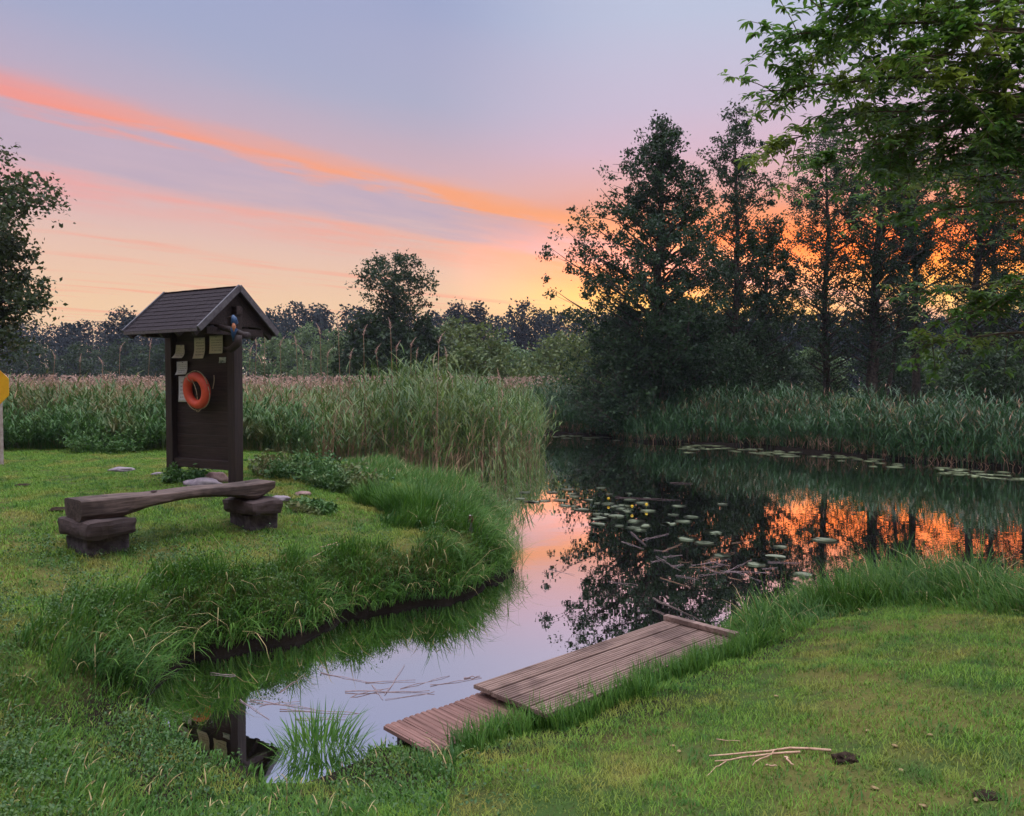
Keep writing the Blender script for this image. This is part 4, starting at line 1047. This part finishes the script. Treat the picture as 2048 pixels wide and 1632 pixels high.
# seat: a half log, arched below, with ragged ends
nxs, nth = 110, 44; V = []
L0, L1 = -BL / 2 - 0.22, BL / 2 + 0.17
for i in range(nxs):
    f_ = i / (nxs - 1); x = L0 + (L1 - L0) * f_
    k_ = math.sin(PI * min(1, max(0, (f_ - 0.20) / 0.72)))
    top = 0.215 - 0.012 * math.sin(f_ * PI) + 0.006 * math.sin(f_ * 13)
    bot = 0.105 * k_ ** 0.9 + 0.12 * max(0, (f_ - 0.90) / 0.10) ** 1.2
    wd_ = 0.20 - 0.02 * f_ + 0.012 * math.sin(f_ * 9)
    for j in range(nth):
        a = 2 * PI * j / nth
        cy_, cz_ = math.cos(a), math.sin(a)
        yy = wd_ * math.copysign(abs(cy_) ** 0.22, cy_); zz = math.copysign(abs(cz_) ** (0.10 if cz_ > 0 else 0.5), cz_)
        thk = top - bot
        z_ = bot + thk / 2 + zz * thk / 2
        yy *= (0.94 if cz_ > 0.3 else (1.0 if cz_ > -0.3 else 0.9))
        V.append((x + (0.10 * max(0, -yy / 0.2) * max(0, f_ - 0.9) * 3), yy + 0.02 * math.sin(f_ * 5), z_))
V = np.array(V)
from mathutils import noise as mnoise
for k in range(len(V)):
    nv = mnoise.noise_vector(Vector((V[k, 0] * 2.2, V[k, 1] * 7, V[k, 2] * 9))); V[k] += np.array(nv) * np.array([0.012, 0.020, 0.008]) + np.array(mnoise.noise_vector(Vector((V[k, 0] * 5, V[k, 1] * 22, V[k, 2] * 26)))) * np.array([0, 0.008, 0.005])
Fq = [[i * nth + j, i * nth + (j + 1) % nth, (i + 1) * nth + (j + 1) % nth, (i + 1) * nth + j] for i in range(nxs - 1) for j in range(nth)]
mb_ = MB(); mb_.add(V, np.array(Fq))
for e_, flip in ((0, 1), (nxs - 1, 0)):
    ring = V[e_ * nth:(e_ + 1) * nth]; c_ = ring.mean(0) + [(-0.012 if flip else 0.05), 0, 0]
    Vc = np.vstack([ring, c_]); mb_.add(Vc, np.array([[(j + 1) % nth, j, nth] if flip else [j, (j + 1) % nth, nth] for j in range(nth)]))
seat = mb_.build("seat", M['log'], bench); seat.location = (0, 0, zt - 0.008)
for (xx, yy) in ((L0 + 0.32, 0.02), (L0 + 0.85, 0.05), (L1 - 0.22, -0.01)):   # dark bolt holes
    bm = bmesh.new(); bmesh.ops.create_cone(bm, cap_ends=True, segments=12, radius1=0.035, radius2=0.03, depth=0.012, matrix=T(xx, yy, zt + 0.203))
    bm_obj("bolt", bm, M['log_dark'], bench)

# ------------------------------------------------------------------ jetty
M['dock'] = wood_mat("weathered_decking", lin(104, 82, 72), lin(152, 126, 114), 0, 2.0, 0.75, 16, 0.8, lin(78, 60, 54))
M['dock_red'] = wood_mat("reddish_decking", lin(98, 70, 62), lin(142, 106, 96), 1, 2.0, 0.75, 16, 0.8, lin(98, 68, 64))
def ridged_board(bm, Lb, wb, th_, mat4, ridges=4):
    """a plank with long grooves cut in its top"""
    pts = [(-wb / 2, -th_ / 2), (-wb / 2, th_ / 2 - 0.004)]
    for k in range(ridges):
        y0 = -wb / 2 + wb * k / ridges; s_ = wb / ridges
        pts += [(y0 + s_ * 0.10, th_ / 2), (y0 + s_ * 0.62, th_ / 2), (y0 + s_ * 0.72, th_ / 2 - 0.006), (y0 + s_ * 0.98, th_ / 2 - 0.006)]
    pts += [(wb / 2, -th_ / 2)]
    a = [bm.verts.new(mat4 @ Vector((-Lb / 2, y, z))) for y, z in pts]; b = [bm.verts.new(mat4 @ Vector((Lb / 2, y, z))) for y, z in pts]
    n_ = len(pts)
    for i in range(n_):
        k = (i + 1) % n_; bm.faces.new((a[i], a[k], b[k], b[i]))
    bm.faces.new(a[::-1]); bm.faces.new(b)
def quad_frame(q):
    q = [np.array(p_) for p_ in q]; c = sum(q) / 4
    ex = (q[1] - q[0]) + (q[2] - q[3]); ang = math.atan2(ex[1], ex[0])
    Ln = (np.hypot(*(q[1] - q[0])) + np.hypot(*(q[2] - q[3]))) / 2
    nrm = np.array([-math.sin(ang), math.cos(ang)]); Wd = abs((q[0] - q[3]) @ nrm + (q[1] - q[2]) @ nrm) / 2
    return c, ang, float(Ln), float(Wd)
c, ang, Ln, Wd = quad_frame(DOCK)
print("dock", c, Ln, Wd)
jet = thing("jetty", "weathered grey boarded jetty along the near bank of the canal", "jetty", (c[0], c[1], 0), ang)
Wd2 = Wd + 0.02; yo = -0.01
nbd = 4; wb = Wd2 / nbd
bm = bmesh.new()
for i in range(nbd):
    ridged_board(bm, Ln + random.uniform(-0.02, 0.02), wb - 0.010, 0.032, T(random.uniform(-.01, .01), yo + Wd2 / 2 - wb * (i + 0.5), 0.205 + random.uniform(-0.003, 0.003), random.uniform(-.012, .012)), 6)
bm_obj("deck_boards", bm, M['dock'], jet)
bm = bmesh.new(); box_bm(bm, (0.07, Wd2, 0.045), T(Ln / 2 - 0.06, yo, 0.205 + 0.040), 0.005); bm_obj("end_batten", bm, M['dock'], jet)
bm = bmesh.new()
for f_ in (-0.42, 0.0, 0.42): box_bm(bm, (0.10, Wd2 - 0.06, 0.10), T(f_ * Ln, yo, 0.135), 0.005)
box_bm(bm, (Ln - 0.3, 0.05, 0.12), T(0, yo + Wd2 / 2 - 0.05, 0.125), 0.004)
bm_obj("joists", bm, M['dark_wood'], jet)
for f_ in (-0.42, 0.05, 0.42):
    bm = bmesh.new(); bmesh.ops.create_cone(bm, cap_ends=True, segments=10, radius1=0.05, radius2=0.05, depth=0.7, matrix=T(f_ * Ln, yo + Wd2 / 2 - 0.14, -0.22)); bm_obj("pile", bm, M['dark_wood'], jet)
c, ang2, Ln2, Wdd = quad_frame(STEP)
stp = thing("landing_step", "lower reddish boarded landing at the near end of the grey jetty", "landing", (c[0], c[1], 0), ang)
Wdd += 0.0; bm = bmesh.new(); n_ = 6; wb = (Ln2 + 0.06) / n_
for i in range(n_):
    ridged_board(bm, Wdd + random.uniform(-0.015, 0.015), wb - 0.009, 0.030, T(-Ln2 / 2 - 0.03 + wb * (i + 0.5) - 0.02, 0.0, 0.125 + random.uniform(-.003, .003), 0, random.uniform(-.01, .01), PI / 2), 3)
bm_obj("deck_boards", bm, M['dock_red'], stp)
bm = bmesh.new()
for f_ in (-0.40, 0.36): box_bm(bm, (Ln2, 0.08, 0.09), T(0, f_ * Wdd - 0.05, 0.064), 0.005)
bm_obj("joists", bm, M['dark_wood'], stp)

# ------------------------------------------------------------------ small things on the lawn
M['stone'] = plain_mat("pale_field_stone", lin(118, 106, 114), lin(146, 134, 138), 9, 0.85, 0.3, 0.6, 0.02)
M['stone_r'] = plain_mat("pinkish_field_stone", lin(126, 96, 92), lin(146, 120, 112), 9, 0.85, 0.3, 0.6, 0.02)
M['soil'] = plain_mat("dark_soil", lin(40, 32, 26), lin(66, 53, 42), 40, 1.0, 0.1, 1.0, 0.03)
def lump(name, label, cat, px, py, sx_, sy_, sz_, mat, seed, rz=0, group=None, sink=0.3, rough=0.16, sub=3):
    p_ = onground(px, py); bm = bmesh.new(); bmesh.ops.create_icosphere(bm, subdivisions=sub, radius=1.0)
    off = Vector((seed * 3.1, seed * 1.7, 0.3))
    for v_ in bm.verts:
        k = 1 + rough * mnoise.noise(v_.co * 1.6 + off) * 2 + rough * 0.5 * mnoise.noise(v_.co * 5 + off)
        v_.co = Vector((v_.co.x * sx_, v_.co.y * sy_, v_.co.z * sz_)) * k
    o = bm_obj(name, bm, mat); o.location = (p_[0], p_[1], p_[2] + sz_ * (1 - sink) * 0.5); o.rotation_euler = (0, 0, rz)
    for f in o.data.polygons: f.use_smooth = True
    return tag(o, label, cat, group)
lump("field_stone", "long pale stone on the grass between the bench and the board", "stone", 408, 974, 0.30, 0.13, 0.10, M['stone'], 1, -0.3)
lump("field_stone", "rounded pinkish stone behind the long pale stone, under the board", "stone", 432, 966, 0.20, 0.13, 0.12, M['stone_r'], 2, -0.2)
lump("field_stone", "flat grey stone in the grass just past the bench's far end", "stone", 562, 1000, 0.13, 0.09, 0.045, M['stone'], 3)
lump("field_stone", "small flat stone beyond the bench, beside a tuft of weeds", "stone", 604, 1007, 0.11, 0.07, 0.04, M['stone'], 4)
lump("field_stone", "flat stone farther back past the bench, near the dark weeds", "stone", 606, 990, 0.12, 0.08, 0.04, M['stone_r'], 5)
lump("field_stone", "pale stone lying in the grass at the back of the lawn, left of the board", "stone", 243, 942, 0.22, 0.12, 0.05, M['stone'], 6)
lump("field_stone", "small pale stone nearest the board's left post", "stone", 318, 950, 0.12, 0.06, 0.035, M['stone'], 7)
lump("soil_clod", "dark clod of soil in the lawn left of the bench's near end", "soil", 118, 1022, 0.12, 0.08, 0.035, M['soil'], 8)
lump("soil_clod", "dark clod of soil far left on the lawn by the frame's edge", "soil", 45, 973, 0.12, 0.08, 0.03, M['soil'], 9)
lump("soil_clod", "black heap of soil beside the dry stalks on the near lawn", "soil", 1692, 1520, 0.065, 0.05, 0.018, M['soil'], 10, 0.1, None, 0.3, 0.35)
lump("soil_clod", "bare dark soil patch in the near lawn's lower corner", "soil", 1975, 1592, 0.06, 0.045, 0.006, M['soil'], 11, 0.3)

M['stalk_grey'] = plain_mat("wet_stalk", lin(120, 100, 100), lin(150, 128, 126), 30, 0.6, 0.3)
M['stalk'] = plain_mat("dry_stalk", lin(170, 134, 110), lin(200, 166, 138), 30, 0.7, 0.2)
def stick(name, label, cat, p0, p1, r_, mat, group=None, lift=0.012, sag=0.0, ground=True):
    if ground: a, b = onground(*p0), onground(*p1)
    else: a, b = onz(*p0), onz(*p1)
    c = (a + b) / 2; q = np.linspace(0, 1, 7)[:, None]; rr = np.random.default_rng(int(p0[0] * 7 + p0[1]))
    pts = a + (b - a) * q - c + rr.normal(0, 0.004, (7, 3)); pts[:, 2] += lift
    if ground: 
        g = ground_z(pts[:, :2] + c[:2]) - c[2]; pts[:, 2] = np.maximum(pts[:, 2], g + lift)
    o = obj(name, mesh_np(name, *tube(pts, np.linspace(r_, r_ * 0.55, 7), 6)), mat); o.location = c
    return tag(o, label, cat, group)
GS = "dry stalks lying on the near lawn"
for i, (p0, p1, r_) in enumerate([((1665, 1510), (1416, 1520), 0.007), ((1600, 1514), (1432, 1534), 0.006), ((1556, 1507), (1505, 1540), 0.004), ((1452, 1532), (1410, 1562), 0.003), ((1434, 1487), (1480, 1490), 0.003), ((1570, 1524), (1587, 1538), 0.006), ((1530, 1540), (1552, 1540), 0.005)]):
    stick("dry_stalk", ["longest dry stalk, pointing at the black heap of soil", "second long dry stalk lying slantwise under the longest", "short dry stalk crossing the two long ones", "thin bent stalk at the tips of the long stalks",
          "thin pale stalk lying apart above the crossed stalks", "short white stick just below the longest stalk", "short brown bit of stalk below the crossed stalks"][i], "stalk", p0, p1, r_, M['stalk'], GS, 0.02)
for i, (p0, p1) in enumerate([((690, 1088), (625, 1122)), ((676, 1090), (640, 1100))]):
    stick("dry_stalk", ["long forked straw lying on the lawn by the canal bank", "shorter straw beside the forked straw by the canal bank"][i], "stalk", p0, p1, 0.006, M['stalk'], "straws on the left lawn", 0.03)
for i, (a, b) in enumerate([(1346, 1495), (1358, 1506), (1552, 1395), (1735, 1466), (1790, 1496), (1860, 1475), (1803, 1545), (1845, 1618), (1952, 1604), (1750, 1582)]):
    lump("fallen_leaf", "tiny pale fallen leaf on the near mown lawn", "leaf", a, b, 0.016, 0.011, 0.005, M['straw'], 30 + i, i * 1.3, "pale fallen leaves on the near lawn", -3.0, 0.2, 2)

# stake by the tip of the bank
ps = onground(941, 1065); zs = atd(941, 1030, ps[1])[2]
bm = bmesh.new(); box_bm(bm, (0.05, 0.05, zs - ps[2] + 0.3), T(0, 0, (zs - ps[2] - 0.3) / 2, 0.03, 0.02), 0.004)
stk_ = thing("stake", "small wooden stake in the long grass at the tip of the bank", "stake", (ps[0], ps[1], ps[2])); bm_obj("shaft", bm, plain_mat("weathered_stake", lin(120, 110, 110), lin(150, 142, 140), 18, 0.8), stk_)
bm = bmesh.new(); box_bm(bm, (0.058, 0.058, 0.09), T(0.008, -0.004, zs - ps[2] - 0.05, 0.03, 0.02), 0.006); bm_obj("rusty_cap", bm, plain_mat("rusty_iron", lin(92, 56, 48), lin(112, 74, 60), 40, 0.8), stk_)

# yellow sign cut by the left frame edge
d_ = 14.5; pc = atd(-22, 774, d_); zg = gz(pc[0], d_)
sg = thing("yellow_sign", "yellow sign plate on a pale post, cut by the left edge of the picture", "sign", (pc[0], d_, zg), 0.1)
bm = bmesh.new(); bmesh.ops.create_cone(bm, cap_ends=True, segments=8, radius1=0.40, radius2=0.40, depth=0.012, matrix=T(0, -0.06, pc[2] - zg, PI / 2, 0, 0) @ Matrix.Rotation(PI / 8, 4, 'Z'))
bm_obj("plate", bm, plain_mat("yellow_paint", lin(226, 166, 32), lin(206, 146, 26), 6, 0.5), sg)
bm = bmesh.new(); box_bm(bm, (0.16, 0.09, pc[2] - zg + 0.3), T(0.13, 0, (pc[2] - zg + 0.1) / 2), 0.01); bm_obj("post", bm, plain_mat("pale_post", lin(176, 164, 156), lin(146, 130, 122), 12, 0.8), sg)

# ------------------------------------------------------------------ things on the water
M['pad'] = leaf_mat("lily_pads", lin(92, 108, 82), lin(128, 136, 112), None, 0.05, 0.28, 0.6)
M['pad_far'] = leaf_mat("far_lily_pads", lin(104, 118, 84), lin(138, 146, 110), None, 0.05, 0.35, 0.5)
def pad_mesh(seed):
    r = random.Random(seed); bm = bmesh.new(); n_ = 22; rows = 3
    c = bm.verts.new((0, 0, 0.004)); rings = []
    for j in range(1, rows + 1):
        ring = []
        for i in range(n_ + 1):
            a = 0.16 + (2 * PI - 0.32) * i / n_; rr = j / rows * (1.0 + 0.05 * math.sin(3 * a + seed)) * (1.06 if 0.5 < a < 5.7 else 1.12)
            ring.append(bm.verts.new((rr * math.cos(a), rr * math.sin(a) * 0.9, 0.004 + (0.02 * (j / rows) ** 3 * (0.5 + 0.5 * math.sin(2 * a + seed))))))
        rings.append(ring)
    for i in range(n_):
        bm.faces.new((c, rings[0][i], rings[0][i + 1]))
        for j in range(rows - 1): bm.faces.new((rings[j][i], rings[j + 1][i], rings[j + 1][i + 1], rings[j][i + 1]))
    r_ = bmesh.ops.solidify(bm, geom=bm.faces[:], thickness=0.012)
    me = bpy.data.meshes.new("lily_pad"); bm.to_mesh(me); bm.free(); me.materials.append(M['pad']); return me
pm = [pad_mesh(s_) for s_ in (1, 2, 3)]
for me in pm:
    for f in me.polygons: f.use_smooth = True
pm_far = [me.copy() for me in pm]
for me in pm_far: me.materials.clear(); me.materials.append(M['pad_far'])
def pad(px, py, rad, label, group, far=False):
    p_ = onz(px, py); o = obj("lily_pad", random.choice(pm_far if far else pm), None)
    o.location = (p_[0], p_[1], 0.008 + random.random() * 0.004); o.scale = (rad * 0.9, rad * 0.9, 0.14); o.rotation_euler = (0, 0, random.random() * 6.28)
    return tag(o, label, "lily pad", group)
near = [(1120, 1001, .2), (1138, 979, .2), (1164, 1020, .2), (1202, 976, .16), (1202, 1038, .24), (1232, 1033, .22), (1246, 1023, .2), (1194, 1049, .2), (1273, 1043, .2), (1284, 1051, .19), (1267, 1056, .16),
        (1296, 1022, .19), (1284, 1006, .18), (1249, 1011, .18), (1217, 1007, .16), (1235, 1014, .18), (1260, 1000, .17), (1358, 1012, .18), (1346, 1030, .14), (1382, 1034, .17), (1366, 1043, .18), (1337, 1048, .18),
        (1105, 985, .18), (1090, 1002, .16), (1068, 1004, .16), (1040, 998, .15), (1150, 993, .17), (1176, 1000, .15), (1050, 985, .16), (1130, 1012, .16)]
rq = random.Random(31)
near += [(rq.gauss(1225, 70), rq.gauss(1018, 20), rq.uniform(.09, .15)) for _ in range(22)]
near = [q for q in near if not (q[0] < 1075 and q[1] > 1015)]
for a, b, r_ in near: pad(a, b, r_ * 0.9, "grey-green lily pad in the floating cluster off the reed bed", "lily pads of the middle cluster")
for i, (a, b, r_, lb) in enumerate([(1426, 1065, .16, "lone round lily pad right of the cluster, farthest of the three in a row"), (1376, 1078, .19, "lily pad below the cluster, left of the three in a row"), (1408, 1086, .17, "lily pad below the cluster, nearest of the three in a row"),
        (1444, 1112, .14, "small lily pad tilted among the floating straw"), (1513, 1129, .15, "pale lily pad at the end of the drifting straw"), (1551, 1115, .19, "wide lily pad beside the reflected trunk, near the drifting straw"), (1650, 1081, .22, "lily pad floating on the orange reflection, alone"),
        (1560, 1094, .12, "small lily pad between the wide pad and the orange reflection"), (1604, 1150, .16, "lily pad touching the long bank grass"), (1290, 1024, .05, None)][:9]):
    pad(a, b, r_, lb, "scattered single lily pads")
rp = random.Random(9)
for k in range(26):
    a = rp.uniform(1030, 1235); b = 866 + (a - 1030) / 205 * 8 + rp.uniform(1, 7)
    pad(a, b, rp.uniform(0.18, 0.32), "flat lily pad in the pale strip beside the reed bed's far side", "lily pads of the far left strip", True)
for k in range(64):
    a = rp.uniform(1365, 1800); b = np.interp(a, [1365, 1500, 1700, 1800], [887, 896, 913, 922]) + rp.uniform(-1, 11) * (1 if rp.random() < .8 else 1.6)
    pad(a, b, rp.uniform(0.14, 0.3), "green lily pad in the long strip along the far bank", "lily pads of the long far strip", True)
for k in range(26):
    a = rp.uniform(1880, 2070); b = np.interp(a, [1880, 2070], [935, 950]) + rp.uniform(-2, 14)
    pad(a, b, rp.uniform(0.16, 0.3), "green lily pad in the strip by the far bank at the frame's edge", "lily pads of the right far strip", True)
M['yellow'] = plain_mat("yellow_petals", lin(216, 180, 40), lin(190, 150, 30), 30, 0.5)
for i, (a, b) in enumerate([(1263, 1022), (1292, 1018), (1216, 1006)]):
    p_ = onz(a, b); fl_ = thing("lily_flower", ["yellow lily bud standing between the pads of the cluster's middle", "yellow lily bud at the right side of the pad cluster", "yellow lily bud at the left side of the pad cluster"][i], "flower", (p_[0], p_[1], 0), 0, "yellow lily buds")
    m_ = MB(); m_.add(*tube([[0, 0, -0.1], [0.01, 0, 0.07]], 0.006, 6)); m_.build("stem", M['weed'], fl_)
    m_ = MB(); m_.add(*tube([[0.01, 0, 0.06], [0.01, 0, 0.08], [0.01, 0, 0.10], [0.01, 0, 0.115]], [0.012, 0.028, 0.03, 0.018], 9)); m_.build("bud", M['yellow'], fl_)

rp = random.Random(21)
can = [((500, 1402), (640, 1420), .007), ((520, 1410), (600, 1405), .006), ((690, 1385), (860, 1384), .008), ((800, 1378), (900, 1352), .006), ((560, 1420), (720, 1428), .007), ((700, 1395), (780, 1376), .007), ((745, 1370), (765, 1400), .005),
       ((860, 1372), (962, 1356), .006), ((640, 1346), (740, 1366), .006), ((730, 1366), (830, 1362), .006), ((560, 1385), (610, 1350), .005), ((770, 1390), (810, 1330), .006), ((590, 1440), (690, 1436), .006), ((480, 1400), (540, 1440), .005),
       ((930, 1357), (960, 1354), .010), ((500, 1296), (420, 1306), .005), ((470, 1352), (420, 1348), .005), ((870, 1385), (770, 1400), .005)]
for i, (p0, p1, r_) in enumerate(can):
    stick("floating_straw", "dry reed straw floating on the pale water of the side canal", "straw", p0, p1, r_ * 0.6, M['stalk_grey'], "straws floating in the side canal", 0.006, 0, False)
for k in range(30):
    a = rp.gauss(1400, 90); b = 1128 + (a - 1400) * -0.06 + rp.gauss(0, 26); an = rp.gauss(-0.12, 0.35); Lp = rp.uniform(15, 75)
    if a > 1600 or b < 1062: continue
    if b > np.interp(a, [1250, 1330, 1480, 1600], [1235, 1225, 1195, 1160]): continue
    stick("drifting_straw", "grey drifting straw in the raft of debris between the lily pads and the jetty", "straw", (a - Lp / 2, b + an * Lp / 3), (a + Lp / 2, b - an * Lp / 3), rp.uniform(.002, .004), M['stalk_grey'] if rp.random() < .7 else M['reed_dry'], "straws of the drifting raft", 0.006, 0, False)
for (p0, p1, r_, lb) in [((1230, 995), (1362, 1001), .012, "long dark stem floating level just above the pad cluster"), ((1340, 966), (1385, 968), .012, "short floating stem on the dark water beyond the pads"), ((1262, 1065), (1292, 1092), .014, "curved dark stick poking out below the pad cluster")]:
    stick("floating_cane", lb, "stem", p0, p1, r_, M['log_dark'], "single stems on the river", 0.008, 0, False)
p0 = onz(1300, 1206); stick("broken_branch", "grey broken branch sticking into the water at the jetty's far end", "branch", (1306, 1208), (1400, 1252), .012, M['log'], None, 0.06, 0, False)

# ------------------------------------------------------------------ evening haze
m_h, t, out = new_mat("evening_haze")
vol = t.new('ShaderNodeVolumePrincipled'); vol.inputs['Color'].default_value = (0.75, 0.78, 1.0, 1); vol.inputs['Density'].default_value = 0.0003
vol.inputs['Anisotropy'].default_value = 0.0
t.l.new(vol.outputs[0], out.inputs['Volume'])
bm = bmesh.new(); box_bm(bm, (6400, 6400, 30), T(0, 0, 12)); hz_ = bm_obj("haze", bm, m_h)
tag(hz_, "thin bluish evening haze over the marsh and the far wood", "haze", kind="stuff")
SC.cycles.volume_bounces = 0
